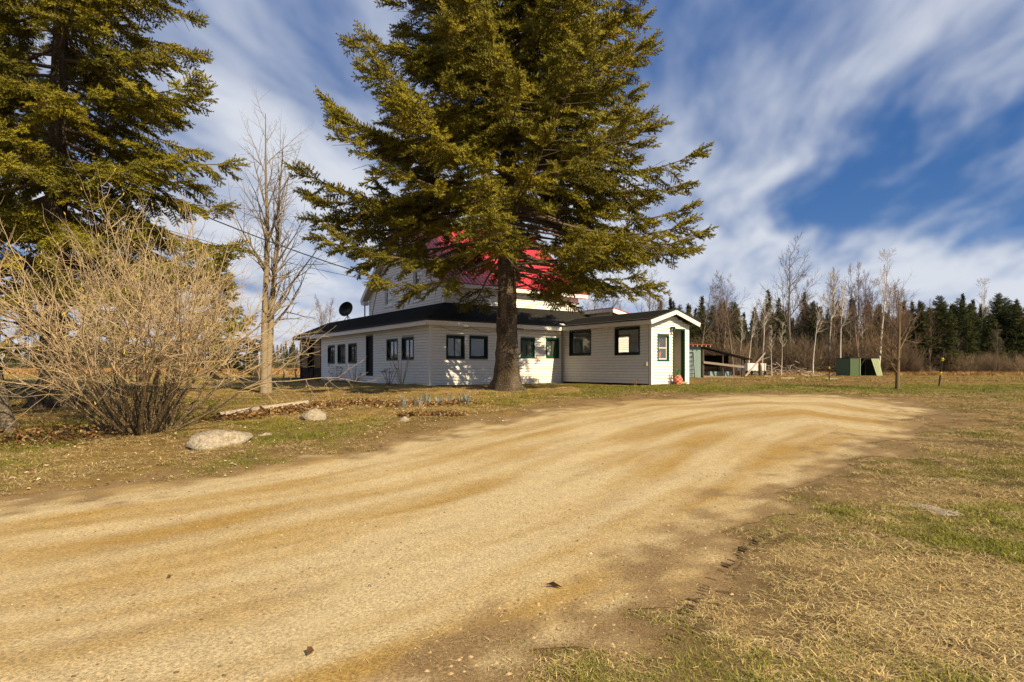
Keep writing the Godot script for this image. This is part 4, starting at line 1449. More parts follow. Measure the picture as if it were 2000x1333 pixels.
func make_grass() -> void:
	rng.seed = 314
	var kinds := [clump(26, 0.075, 0.05, 0.55, 0.0023), clump(26, 0.085, 0.0, 0.4, 0.0023), clump(14, 0.06, 0.5, 1.2, 0.0023), clump(16, 0.11, 0.05, 0.6, 0.0026)]
	var xf := [[], [], [], []]
	var cols := [PackedColorArray(), PackedColorArray(), PackedColorArray(), PackedColorArray()]
	for band in [[2.4, 4.5, 800.0, 0.9], [4.5, 7.0, 540.0, 1.0], [7.0, 11.0, 300.0, 0.95], [11.0, 16.0, 190.0, 1.05], [16.0, 26.0, 75.0, 1.3], [26.0, 48.0, 15.0, 2.4]]:
		var wide: float = 0.9 * band[1] + 1.5
		var count := int((band[1] - band[0]) * wide * 2.0 * band[2])
		for k in count:
			var d := rng.randf_range(band[0], band[1])
			var x := rng.randf_range(-wide, wide)
			if absf(x) > 0.9 * d + 1.5: continue
			var s := drive_mask(x, d) if absf(x) < 14.0 and d < 20.0 else -9.0
			if s > 0.3: continue
			var patch := noise.get_noise_2d(x * 70.0 + 40.0, d * 70.0)
			var bare := noise.get_noise_2d(x * 26.0 - 90.0, d * 26.0)
			var keep := smoothstep(0.25, -0.75 if x > 0.5 else -0.4, s + patch * 0.5) * (1.0 if bare < 0.18 else 0.35)
			if rng.randf() > keep: continue
			if in_house(x, d): continue
			var greenish := noise.get_noise_2d(x * 14.0 + 500.0, d * 14.0) + 0.5 * patch
			if x > 2.0 and d > 15.5: greenish += 0.5 * smoothstep(16.0, 18.0, d) * (1.0 - smoothstep(20.5, 23.0, d)) - 0.2 * smoothstep(21.0, 24.0, d)
			if x < 0.0 and d > 12.0: greenish -= 0.12
			var c := Color(0.60, 0.435, 0.17).lerp(Color(0.72, 0.575, 0.30), rng.randf())
			if rng.randf() < 0.16: c = Color(0.30, 0.19, 0.085)
			if x > 2.0 and d > 21.0: c = c.lerp(Color(0.38, 0.21, 0.07), 0.6)
			var kind := rng.randi() % 2
			if rng.randf() < 0.10: kind = 3
			if rng.randf() < 0.20 + greenish * 1.5:
				c = Color(0.20, 0.225, 0.035).lerp(Color(0.34, 0.31, 0.05), rng.randf())
				kind = 2
			var size: float = band[3] * rng.randf_range(0.75, 1.25)
			if d < 16.0 and s > -0.6: size *= 0.75
			xf[kind].append(Transform3D(Basis(Vector3.UP, rng.randf() * TAU) * Basis.from_scale(Vector3(size, size * rng.randf_range(0.7, 1.1), size)), Vector3(x, cover_height(x, d, s) - 0.003, -d)))
			cols[kind].append(c * rng.randf_range(0.75, 1.1))
	var names := ["dry_grass", "dry_grass", "green_grass", "dry_grass"]
	var labels := ["matted pale dry grass lying across the verges", "trampled straw coloured grass lying flat on the verges", "short fresh green grass growing in patches", "longer bent dry grass stalks over the turf"]
	for k in 4:
		var o := scatter(self, numbered(names[k]), kinds[k], M.blade, xf[k], cols[k])
		tag(o, labels[k], "grass", "", "stuff")

func leaf_mesh(size: float) -> ArrayMesh:
	var m := MB.new()
	var a := Vector3(-size, 0, 0); var b := Vector3(size, 0.25 * size, 0)
	var l := Vector3(0, 0.45 * size, size * 0.55); var r := Vector3(0.1 * size, 0.5 * size, -size * 0.55); var c := Vector3(0, 0.1 * size, 0)
	m.tri(a, c, r); m.tri(c, b, r); m.tri(a, l, c); m.tri(c, l, b)
	return m.mesh()

func make_litter() -> void:
	rng.seed = 2718
	var leaf := leaf_mesh(0.035)
	var xf := []
	var cols := PackedColorArray()
	var beds := [[430, 822, 590, 803, 0.22, 900], [560, 806, 700, 790, 0.26, 1100], [690, 790, 770, 800, 0.25, 350], [5, 862, 190, 850, 0.45, 900], [780, 818, 900, 814, 0.10, 350], [770, 796, 930, 790, 0.25, 500]]
	for b in beds:
		var p0 := flat_point(b[0], b[1])
		var p1 := flat_point(b[2], b[3])
		for k in b[5]:
			var q := p0.lerp(p1, rng.randf()) + Vector2(rng.randfn(0, b[4]), rng.randfn(0, b[4]))
			var s := drive_mask(q.x, q.y)
			if s > -0.1: continue
			xf.append(Transform3D(Basis.from_euler(Vector3(rng.randf_range(-0.9, 0.9), rng.randf() * TAU, rng.randf_range(-0.9, 0.9))) * Basis.from_scale(Vector3.ONE * rng.randf_range(0.7, 1.5)), Vector3(q.x, cover_height(q.x, q.y, s) + rng.randf_range(0.01, 0.07), -q.y)))
			cols.append([Color(0.15, 0.085, 0.035), Color(0.07, 0.042, 0.022), Color(0.36, 0.24, 0.12), Color(0.18, 0.09, 0.03)][rng.randi() % 4] * rng.randf_range(0.7, 1.2))
	tag(scatter(self, "leaf_litter", leaf, M.leaf, xf, cols), "drift of brown fallen leaves in the beds by the lawn", "leaves", "", "stuff")
	xf = []
	cols = PackedColorArray()
	for k in 2600:
		var d := rng.randf_range(6.2, 17.0)
		var x := rng.randf_range(-0.85 * d, 0.1 * d)
		var s := drive_mask(x, d)
		if s > 0.1 or in_house(x, d): continue
		xf.append(Transform3D(Basis.from_euler(Vector3(rng.randf_range(-0.5, 0.5), rng.randf() * TAU, rng.randf_range(-0.5, 0.5))) * Basis.from_scale(Vector3.ONE * rng.randf_range(0.4, 0.9)), Vector3(x, cover_height(x, d, s) + 0.015, -d)))
		cols.append([Color(0.45, 0.37, 0.27), Color(0.30, 0.22, 0.14), Color(0.55, 0.46, 0.34), Color(0.16, 0.09, 0.05)][rng.randi() % 4])
	tag(scatter(self, "strewn_leaves", leaf, M.leaf, xf, cols), "pale curled leaves strewn over the left verge", "leaves", "", "stuff")
	# stones of the gravel
	var st := MB.new()
	for k in 8:
		var a := TAU * k / 8
		var b := TAU * (k + 1) / 8
		st.tri(Vector3(cos(a), 0, sin(a)), Vector3(0.1, 0.6, 0.05), Vector3(cos(b), 0, sin(b)) * 1.0)
	xf = []
	cols = PackedColorArray()
	for k in 16000:
		var d := 2.6 + pow(rng.randf(), 1.6) * 14.0
		var x := rng.randf_range(-0.88 * d, 0.8 * d)
		var s := drive_mask(x, d)
		if s < -0.3 or noise.get_noise_2d(x * 35.0, d * 35.0 + 60.0) < -0.05: continue
		var size := 0.0035 + 0.012 * pow(rng.randf(), 4.0)
		xf.append(Transform3D(Basis(Vector3.UP, rng.randf() * TAU) * Basis.from_scale(Vector3(size * rng.randf_range(0.7, 1.4), size, size)), Vector3(x, lay(x, d) + 0.0055, -d)))
		cols.append([Color(0.22, 0.15, 0.08), Color(0.40, 0.30, 0.17), Color(0.12, 0.08, 0.045), Color(0.16, 0.11, 0.06), Color(0.36, 0.26, 0.13)][rng.randi() % 5] if rng.randf() < 0.995 else Color(0.70, 0.62, 0.50))
	tag(scatter(self, "loose_stones", st.mesh(), M.leaf, xf, cols), "small loose stones strewn over the sandy driveway", "stones", "", "stuff")
	# straws and crumbs of bark on the gravel near its edges
	var straw := MB.new()
	straw.beam(Vector3(-0.035, 0.002, 0), Vector3(0.035, 0.004, 0.004), 0.0022, 0.0016)
	xf = []
	cols = PackedColorArray()
	for k in 3600:
		var d := rng.randf_range(2.6, 12.0)
		var x := rng.randf_range(-0.6 * d, 0.85 * d)
		var s := drive_mask(x, d)
		if s < -0.6 or s > 2.2 or rng.randf() > smoothstep(2.2, 0.0, s): continue
		xf.append(Transform3D(Basis(Vector3.UP, rng.randf() * TAU) * Basis.from_scale(Vector3(rng.randf_range(0.15, 0.75), 1, 1)), Vector3(x, cover_height(x, d, minf(s, 0.0)) + 0.008, -d)))
		cols.append([Color(0.24, 0.16, 0.09), Color(0.62, 0.48, 0.26), Color(0.40, 0.29, 0.15)][rng.randi() % 3])
	tag(scatter(self, "straw_crumbs", straw.mesh(), M.leaf, xf, cols), "broken straws and bark crumbs along the driveway edges", "straw", "", "stuff")
	# a few single leaves and a pale stone lie on the open gravel
	for e in [[329, 1130, "small dark dead leaf on the sandy driveway left of the pale stone", 0.6], [603, 1280, "curled brown dead leaf standing on the sandy driveway", 1.0], [1083, 1152, "ragged brown dead leaf beside the muddy driveway edge", 1.5]]:
		var p := on_ground(e[0], e[1])
		var t := thing("dead_leaf", e[2], "leaf", p + Vector3(0, 0.006, 0), rng.randf() * 3.0)
		part(t, "blade", leaf_mesh(0.04 * e[3]), mat(lin(0.10, 0.05, 0.022), 0.9), Transform3D(Basis(Vector3.RIGHT, 0.5), Vector3(0, 0.01, 0)))
		var m := MB.new()
		m.tube(Vector3(0.02, 0.012, 0), Vector3(0.05 * e[3] + 0.02, 0.03, 0.01), 0.0015, 0.001, 4)
		part(t, "stalk", m.mesh(), mat(lin(0.13, 0.07, 0.03), 0.9))
	rock(725, 1148, 0.022, "small pale pebble alone on the sandy driveway", 5)

func rock(px: float, py: float, r: float, label: String, seed_: int, squash := 0.6, stretch := 1.0) -> void:
	var p := on_ground(px, py)
	var m := MB.new()
	var rows := 12
	var cols := 20
	for a in rows + 1:
		var th := PI * a / rows
		for b in cols:
			var ph := TAU * b / cols
			var o := Vector3(sin(th) * cos(ph), cos(th), sin(th) * sin(ph))
			var k := 1.0 + 0.55 * noise.get_noise_3d(o.x * 45.0 + seed_ * 100.0, o.y * 45.0, o.z * 45.0) + 0.2 * noise.get_noise_3d(o.x * 130.0 + seed_ * 100.0, o.y * 130.0, o.z * 130.0)
			m.v.append(Vector3(o.x * stretch, o.y * squash, o.z) * r * k)
			m.n.append(o)
			m.c.append(Color.WHITE)
	for a in rows:
		for b in cols:
			var i0 := a * cols + b
			var i1 := a * cols + (b + 1) % cols
			m.i.append(i0); m.i.append(i1); m.i.append(i1 + cols)
			m.i.append(i0); m.i.append(i1 + cols); m.i.append(i0 + cols)
	var st := SurfaceTool.new()
	st.create_from(m.mesh(), 0)
	st.generate_normals()
	var o := part(self, numbered("rock"), st.commit(), M.rock, Transform3D(Basis(Vector3.UP, seed_ * 1.3), p + Vector3(0, r * squash * 0.15, 0)))
	tag(o, label, "rock")

# ------------------------------------------------------------------ things round the house
func dry_plant(called: String, label: String, p: Vector3, stems: int, height: float, spread: float, heads: bool, col: Color, seed_: int) -> void:
	rng.seed = seed_
	var t := thing(called, label, "plant", p)
	var m := MB.new()
	var h := MB.new()
	for k in stems:
		var a := rng.randf() * TAU
		var q := Vector3(cos(a), 0, sin(a)) * spread * 0.25 * rng.randf()
		var d := Vector3(cos(a) * spread, height, sin(a) * spread).normalized()
		var ln := height * rng.randf_range(0.6, 1.1)
		for g in 4:
			d = (d + rv() * 0.13).normalized()
			var nx := q + d * ln / 4
			m.tube(q, nx, 0.009 - g * 0.0015, 0.0075 - g * 0.0015, 4, col, col)
			if g > 0 and rng.randf() < 0.6:
				m.tube(nx, nx + (d + rv() * 0.8).normalized() * ln * 0.2, 0.005, 0.002, 3, col, col)
			q = nx
		if heads:
			for g in 14:
				var o := rv().normalized()
				var c := q + o * rng.randf_range(0.02, 0.085) * Vector3(1, 0.7, 1)
				var s := rv() * 0.03
				h.tri(c, c + s, c + s.cross(o).normalized() * 0.03, Color(0.16, 0.085, 0.05) * rng.randf_range(0.6, 1.3))
	part(t, "stems", m.mesh(), M.twig)
	if heads: part(t, "flower_heads", h.mesh(), M.leaf).set_meta("kind", "stuff")

func light_string(label: String, house: Node3D, pts: Array, sag: float, drop: float, every: float) -> void:
	var t := thing("light_string", label, "string lights", house.transform * pts[0])
	var inv := t.transform.affine_inverse() * house.transform
	var w := MB.new()
	var last: Vector3 = inv * pts[0]
	var spots := []
	for k in pts.size() - 1:
		var a: Vector3 = pts[k]
		var b: Vector3 = pts[k + 1]
		var n := maxi(4, int(a.distance_to(b) / every))
		for q in range(1, n + 1):
			var f := float(q) / n
			var p: Vector3 = inv * (a.lerp(b, f) - Vector3(0, sag * 4.0 * f * (1.0 - f) + 0.012 * sin(q * 1.7), 0))
			w.tube(last, p, 0.006, 0.006, 4)
			spots.append(p)
			last = p
	part(t, "wire", w.mesh(), M.green_wire)
	var bm := MB.new()
	bm.lathe(Vector3(0, -0.035, 0), [Vector2(0, 0), Vector2(0.008, 0.006), Vector2(0.011, 0.018), Vector2(0.006, 0.035)], 6)
	var bulb := bm.mesh()
	var k := 0
	for p in spots:
		k += 1
		var dy := drop * (0.3 + 0.7 * absf(sin(k * 2.1)))
		if dy > 0.02:
			var m := MB.new()
			m.tube(p, p - Vector3(0, dy, 0), 0.004, 0.004, 3)
			part(t, "drop_wire", m.mesh(), M.green_wire)
		part(t, "bulb", bulb, M.bulb, Transform3D(Basis(), p - Vector3(0, dy, 0)))

func make_yard(house: Node3D) -> void:
	var hx := house.transform
	# satellite dish on the porch roof
	var base := hx * hv(0.22, 2.56, 8.4)
	var t := thing("satellite_dish", "grey satellite dish on a strut mast over the left porch eave", "satellite dish", base)
	var m := MB.new()
	var top := Vector3(-0.05, 0.62, 0.0)
	m.tube(Vector3(0, -0.05, 0), top, 0.022, 0.022, 8)
	part(t, "mast", m.mesh(), M.black_metal)
	for s in [Vector3(-0.42, -0.22, 0.42), Vector3(0.35, -0.02, 0.25)]:
		m = MB.new()
		m.tube(s, top * 0.8, 0.013, 0.013, 6)
		part(t, "strut", m.mesh(), M.black_metal)
	m = MB.new()
	var prof := []
	for k in 9:
		var q := k / 8.0
		prof.append(Vector2(q * 0.36, q * q * 0.09))
	m.lathe(Vector3.ZERO, prof, 26)
	prof.reverse()
	var back := []
	for q in prof: back.append(Vector2(q.x, q.y - 0.012))
	m.lathe(Vector3.ZERO, [prof[0]] + back, 26)
	var face := Vector3(-0.66, 0.40, -0.55).normalized()
	var sx := face.cross(Vector3.UP).normalized()
	part(t, "bowl", m.mesh(), M.dish, Transform3D(Basis(sx, face, sx.cross(face)), top + face * 0.06 + Vector3(0, 0.12, 0)))
	m = MB.new()
	var feed := top + face * 0.50 + Vector3(0, -0.12, 0)
	m.tube(top + Vector3(0, -0.06, 0), feed, 0.014, 0.014, 6)
	part(t, "arm", m.mesh(), M.black_metal)
	m = MB.new()
	m.tube(feed + Vector3(-0.05, 0.0, 0), feed + Vector3(0.06, 0.07, 0.0), 0.045, 0.055, 10)
	part(t, "receiver", m.mesh(), M.black_metal)
	# doorstep, pineapple and plants by the vestibule
	var step := MB.new()
	step.bx(Vector3(-0.62, -0.05, -0.30), Vector3(0.62, 0.055, 0.34))
	step.bx(Vector3(0.62, -0.05, -0.2), Vector3(1.15, 0.045, 0.22))
	t = thing("doorstep", "flat weathered concrete slab lying before the open vestibule door", "doorstep", hx * hv(7.55, -0.02, -5.03), deg_to_rad(HOUSE_TURN))
	part(t, "slab", step.mesh(), M.concrete)
	pineapple(hx * hv(6.98, 0.0, -4.95))
	dry_plant("dead_plant", "small bare grey twig plant left of the red pineapple ornament", hx * hv(6.62, 0.0, -4.86), 7, 0.42, 0.10, false, Color(0.42, 0.34, 0.32), 41)
	dry_plant("dead_plant", "thin reddish dead twigs against the shaded vestibule wall", hx * hv(5.82, 0.0, -4.05), 6, 0.34, 0.12, false, Color(0.36, 0.20, 0.12), 42)
	dry_plant("hydrangea", "dry brown hydrangea heads under three porch windows", hx * hv(-0.35, -0.02, 8.6), 16, 0.85, 0.45, true, Color(0.22, 0.14, 0.09), 43)
	dry_plant("hydrangea", "dry brown hydrangea heads near the corner of left wall", hx * hv(-0.40, -0.02, 2.5), 13, 0.75, 0.30, true, Color(0.24, 0.16, 0.10), 44)
	dry_plant("dry_stalks", "tall straw coloured dry stalks before the left wall window", hx * hv(-0.45, -0.02, 1.3), 12, 1.45, 0.35, false, Color(0.46, 0.34, 0.20), 45)
	dry_plant("dry_stalks", "thin dark dry stalks between hydrangeas and side door", hx * hv(-0.30, -0.02, 6.3), 12, 1.0, 0.5, false, Color(0.20, 0.13, 0.09), 46)
	dry_plant("dry_stalks", "reddish dry stalks at the foot of the plastic sheeted porch", hx * hv(-0.4, -0.02, 11.9), 16, 0.6, 0.5, false, Color(0.26, 0.13, 0.07), 47)
	# strings of small lights under the eaves
	light_string("loose light string hanging in swags under the front porch eave", house, [hv(0.25, 2.12, -0.2), hv(1.5, 2.13, -0.2), hv(2.9, 2.12, -0.2)], 0.17, 0.0, 0.09)
	light_string("icicle light string under the sunlit front eave beside the vestibule", house, [hv(3.3, 2.11, -0.26), hv(5.6, 2.11, -0.26)], 0.02, 0.09, 0.09)
	light_string("light string tucked under the vestibule's long eave", house, [hv(5.86, 2.14, -0.4), hv(5.86, 2.14, -2.6), hv(5.86, 2.15, -4.55)], 0.03, 0.03, 0.12)
	light_string("light string along the gable rake above the vestibule door", house, [hv(5.95, 2.16, -4.74), hv(6.95, 2.49, -4.74), hv(7.95, 2.16, -4.74)], 0.0, 0.05, 0.08)
	# ornament that stands in the gable window
	t = thing("window_ornament", "white and orange ornament standing behind the gable window", "ornament", hx * hv(6.45, 1.38, -4.44), deg_to_rad(HOUSE_TURN))
	part(t, "base", one_box(Vector3(-0.09, 0, -0.05), Vector3(0.11, 0.16, 0.05)), M.orange_cloth)
	m = MB.new()
	for q in [[Vector3(0, 0.21, 0), 0.06], [Vector3(-0.06, 0.28, 0), 0.045], [Vector3(0.06, 0.29, 0), 0.05], [Vector3(0.0, 0.34, 0), 0.045]]:
		m.lathe(q[0], [Vector2(0, -q[1]), Vector2(q[1] * 0.7, -q[1] * 0.7), Vector2(q[1], 0), Vector2(q[1] * 0.7, q[1] * 0.7), Vector2(0, q[1])], 8)
	part(t, "figure", m.mesh(), M.white_paint)
	t = thing("window_ornament", "twisted white ornament behind the window nearest the vestibule", "ornament", hx * hv(5.38, 1.14, 0.20), deg_to_rad(HOUSE_TURN))
	m = MB.new()
	for q in [[Vector3(0.0, 0.08, 0), 0.07], [Vector3(0.05, 0.22, 0), 0.055], [Vector3(-0.05, 0.30, 0), 0.04], [Vector3(0.06, 0.36, 0), 0.045], [Vector3(-0.12, 0.06, 0), 0.04]]:
		m.lathe(q[0], [Vector2(0, -q[1]), Vector2(q[1] * 0.7, -q[1] * 0.7), Vector2(q[1], 0), Vector2(q[1] * 0.7, q[1] * 0.7), Vector2(0, q[1])], 8)
	part(t, "figure", m.mesh(), M.white_paint)
	part(t, "shelf", one_box(Vector3(-0.35, -0.03, -0.08), Vector3(0.35, 0.0, 0.1)), M.inside)
	# rocks and timber in the beds on the left
	rock(440, 866, 0.44, "broad pale boulder half sunk in the verge beside the bush", 1, 0.42, 1.35)
	rock(613, 822, 0.24, "round pale rock on the bare bank behind the driveway", 2, 0.75)
	rock(520, 853, 0.11, "small flat stone in the turf between boulder and bank", 3, 0.4, 1.6)
	rock(790, 826, 0.12, "earthy tan stone below the iris bed", 6, 0.7)
	rock(1812, 1000, 0.20, "flat white stone slab bedded in the right verge", 4, 0.16, 1.8)
	for e in [[427, 818, 503, 806, "pale landscape timber end by the tangled bush", 0.085], [510, 804, 600, 793, "pale landscape timber half buried in brown leaves", 0.075]]:
		var a := on_ground(e[0], e[1])
		var b := on_ground(e[2], e[3])
		t = thing("landscape_timber", e[4], "timber", a)
		m = MB.new()
		m.tube(Vector3(0, e[5] * 0.7, 0), b - a + Vector3(0, e[5] * 0.7, 0), e[5], e[5], 8)
		part(t, "log", m.mesh(), M.pale_wood)
		m = MB.new()
		var dd := (b - a).normalized()
		m.tube(Vector3(0, e[5] * 0.7, 0) - dd * 0.004, Vector3(0, e[5] * 0.7, 0) + dd * 0.004, e[5] * 0.98, e[5] * 0.98, 8)
		m.tri(Vector3(0, e[5] * 1.6, 0) - dd * 0.004, Vector3(-e[5] * 0.5, 0, e[5] * 0.6) - dd * 0.004, Vector3(e[5] * 0.5, 0, e[5] * 0.6) - dd * 0.004)
		part(t, "cut_end", m.mesh(), M.old_wood)
	# irises: grey blue blades over last year's dead leaves
	rng.seed = 88
	var k := 0
	for px in [784, 812, 835, 856, 878, 898, 914]:
		var p := on_ground(px + rng.randf_range(-5, 5), 796 - k * 1.2 + rng.randf_range(-6, 3))
		t = thing("iris_clump", "clump of blue grey iris blades over tan dead leaves", "plant", p, rng.randf() * 3.0, "irises in the bed before the front wall")
		m = MB.new()
		var dm := MB.new()
		for q in 12:
			var a := rng.randf() * TAU
			var o := Vector3(cos(a), 0, sin(a)) * rng.randf() * 0.16
			var w := Vector3(-sin(a), 0, cos(a)) * 0.014
			var h := rng.randf_range(0.16, 0.34)
			var mid := o + Vector3(cos(a) * 0.04, h * 0.6, sin(a) * 0.04)
			var c := Color(0.11, 0.15, 0.17).lerp(Color(0.22, 0.27, 0.29), rng.randf())
			m.quad(o - w, o + w, mid + w * 0.8, mid - w * 0.8, c)
			m.tri(mid - w * 0.8, mid + w * 0.8, o + Vector3(cos(a) * 0.09, h, sin(a) * 0.09), c)
		for q in 60:
			var a := rng.randf() * TAU
			var o := Vector3(cos(a), 0, sin(a)) * rng.randf() * 0.32
			var w := Vector3(-sin(a + 1), 0, cos(a + 1)) * 0.010
			var e := o + Vector3(rng.randf_range(-0.16, 0.16), rng.randf_range(0.02, 0.15), rng.randf_range(-0.16, 0.16))
			dm.tri(o - w + Vector3(0, 0.02, 0), o + w + Vector3(0, 0.02, 0), e, Color(0.52, 0.36, 0.19) * rng.randf_range(0.5, 1.2))
		part(t, "blades", m.mesh(), M.leaf)
		part(t, "dead_leaves", dm.mesh(), M.leaf).set_meta("kind", "stuff")
		k += 1
	# bird feeder on its post
	t = thing("bird_feeder", "rustic wooden bird feeder on a pale post in the lawn", "bird feeder", on_ground(500, 756))
	m = MB.new()
	m.tube(Vector3(0, -0.1, 0), Vector3(0, 1.22, 0), 0.075, 0.065, 10)
	part(t, "post", m.mesh(), M.pale_wood)
	m = MB.new()
	m.bx(Vector3(-0.28, 1.22, -0.24), Vector3(0.28, 1.26, 0.24))
	part(t, "tray", m.mesh(), M.old_wood)
	m = MB.new()
	m.bx(Vector3(-0.17, 1.26, -0.15), Vector3(0.17, 1.46, 0.15))
	part(t, "box", m.mesh(), M.old_wood)
	m = MB.new()
	m.slab([Vector3(-0.3, 1.44, -0.26), Vector3(-0.3, 1.44, 0.26), Vector3(0, 1.62, 0.26), Vector3(0, 1.62, -0.26)], 0.025)
	m.slab([Vector3(0.3, 1.44, -0.26), Vector3(0.3, 1.44, 0.26), Vector3(0.002, 1.62, 0.26), Vector3(0.002, 1.62, -0.26)], 0.025)
	part(t, "roof", m.mesh(), M.old_wood)
	# trestle, bucket
	t = thing("sawhorse", "small weathered sawhorse standing on the far lawn edge", "sawhorse", on_ground(566, 740), 0.5)
	m = MB.new()
	m.beam(Vector3(-0.42, 0.52, 0), Vector3(0.42, 0.50, 0), 0.09, 0.10)
	part(t, "beam", m.mesh(), M.old_wood)
	for x in [-0.32, 0.32]:
		for z in [-0.2, 0.2]:
			m = MB.new()
			m.beam(Vector3(x * 0.9, 0.50, z * 0.15), Vector3(x * 1.15, -0.03, z), 0.05, 0.05, Color.WHITE, Vector3.RIGHT)
			part(t, "leg", m.mesh(), M.pale_wood)
	t = thing("bucket", "white plastic bucket by the dark spruce trunk", "bucket", at_distance(84, 30.0))
	m = MB.new()
	m.lathe(Vector3.ZERO, [Vector2(0, 0.0), Vector2(0.16, 0.0), Vector2(0.20, 0.45), Vector2(0.185, 0.45), Vector2(0.15, 0.03), Vector2(0, 0.03)], 16)
	part(t, "pail", m.mesh(), M.white_paint)
	m = MB.new()
	for q in 8:
		var a := PI * q / 8
		var b := PI * (q + 1) / 8
		m.tube(Vector3(cos(a) * 0.2, 0.43 - sin(a) * 0.12, 0.02 + sin(a) * 0.17), Vector3(cos(b) * 0.2, 0.43 - sin(b) * 0.12, 0.02 + sin(b) * 0.17), 0.006, 0.006, 4)
	part(t, "handle", m.mesh(), M.black_metal)
	# power pole beyond the left edge and the lines to the house
	var pp := Vector3(-14.4, lay(-14.4, 15.5), -15.5)
	t = thing("utility_pole", "wooden utility pole beyond the drooping spruce", "pole", pp)
	m = MB.new()
	m.tube(Vector3(0, -0.3, 0), Vector3(0, 8.3, 0), 0.15, 0.11, 12)
	part(t, "shaft", m.mesh(), M.old_wood)
	m = MB.new()
	m.bx(Vector3(-0.7, 7.7, -0.06), Vector3(0.7, 7.82, 0.06))
	part(t, "crossarm", m.mesh(), M.old_wood)
	for e in [[pp + Vector3(0.1, 7.6, 0), hx * hv(1.70, 4.95, 8.6), 0.022, 0.35, "thick black service cable running to the tall gable"], [pp + Vector3(0.1, 6.1, 0), hx * hv(1.70, 4.75, 8.5), 0.010, 0.30, "thin telephone wire below the service cable"]]:
		var a: Vector3 = e[0]
		var b: Vector3 = e[1]
		m = MB.new()
		var last := Vector3.ZERO
		for q in range(1, 41):
			var f := q / 40.0
			var nx := (b - a) * f - Vector3(0, e[3] * 4.0 * f * (1.0 - f), 0)
			m.tube(last, nx, e[2], e[2], 5)
			last = nx
		var o := part(self, numbered("overhead_cable"), m.mesh(), M.wire, Transform3D(Basis(), a))
		tag(o, e[4], "cable")

func pineapple(at: Vector3) -> void:
	var t := thing("pineapple_ornament", "red orange pineapple garden ornament with green leaves by the door", "ornament", at)
	var m := MB.new()
	var rows := 24
	var cols := 40
	for a in rows + 1:
		var f := float(a) / rows
		var r := 0.155 * pow(sin(PI * (0.12 + 0.80 * f)), 0.62)
		for b in cols:
			var an := TAU * b / cols
			var g := absf(sin((b * 5.0 / cols + f * 2.6) * PI)) * absf(sin((b * 5.0 / cols - f * 2.6) * PI))
			var rr := r * (0.93 + 0.11 * sqrt(g))
			m.v.append(Vector3(cos(an) * rr, 0.05 + f * 0.36, sin(an) * rr))
			m.n.append(Vector3(cos(an), 0.4 - 0.0 + (f - 0.5) * 0.9, sin(an)).normalized())
			m.c.append(Color(0.75, 0.52, 0.42).lerp(Color(0.52, 0.075, 0.035), smoothstep(0.05, 0.28, g)))
	for a in rows:
		for b in cols:
			var i0 := a * cols + b
			var i1 := a * cols + (b + 1) % cols
			m.i.append(i0); m.i.append(i1); m.i.append(i1 + cols)
			m.i.append(i0); m.i.append(i1 + cols); m.i.append(i0 + cols)
	part(t, "body", m.mesh(), M.stone)
	m = MB.new()
	m.lathe(Vector3.ZERO, [Vector2(0, 0), Vector2(0.115, 0), Vector2(0.125, 0.03), Vector2(0.09, 0.06), Vector2(0.0, 0.07)], 20)
	part(t, "base", m.mesh(), M.terracotta)
	for k in 7:
		var a := k * 2.4
		var d := Vector3(cos(a), 0, sin(a))
		var w := Vector3(-sin(a), 0, cos(a)) * 0.035
		var h := 0.24 if k % 2 == 0 else 0.17
		m = MB.new()
		var p0 := Vector3(0, 0.40, 0) + d * 0.02
		var p1 := p0 + d * 0.045 + Vector3(0, h * 0.55, 0)
		var p2 := p1 + d * 0.075 + Vector3(0, h * 0.45, 0)
		m.quad(p0 - w, p0 + w, p1 + w * 0.9, p1 - w * 0.9)
		m.tri(p1 - w * 0.9, p1 + w * 0.9, p2)
		m.quad(p0 + w - d * 0.006, p0 - w - d * 0.006, p1 - w * 0.9 - d * 0.006, p1 + w * 0.9 - d * 0.006)
		m.tri(p1 + w * 0.9 - d * 0.006, p1 - w * 0.9 - d * 0.006, p2)
		part(t, "leaf", m.mesh(), M.plastic_leaf)

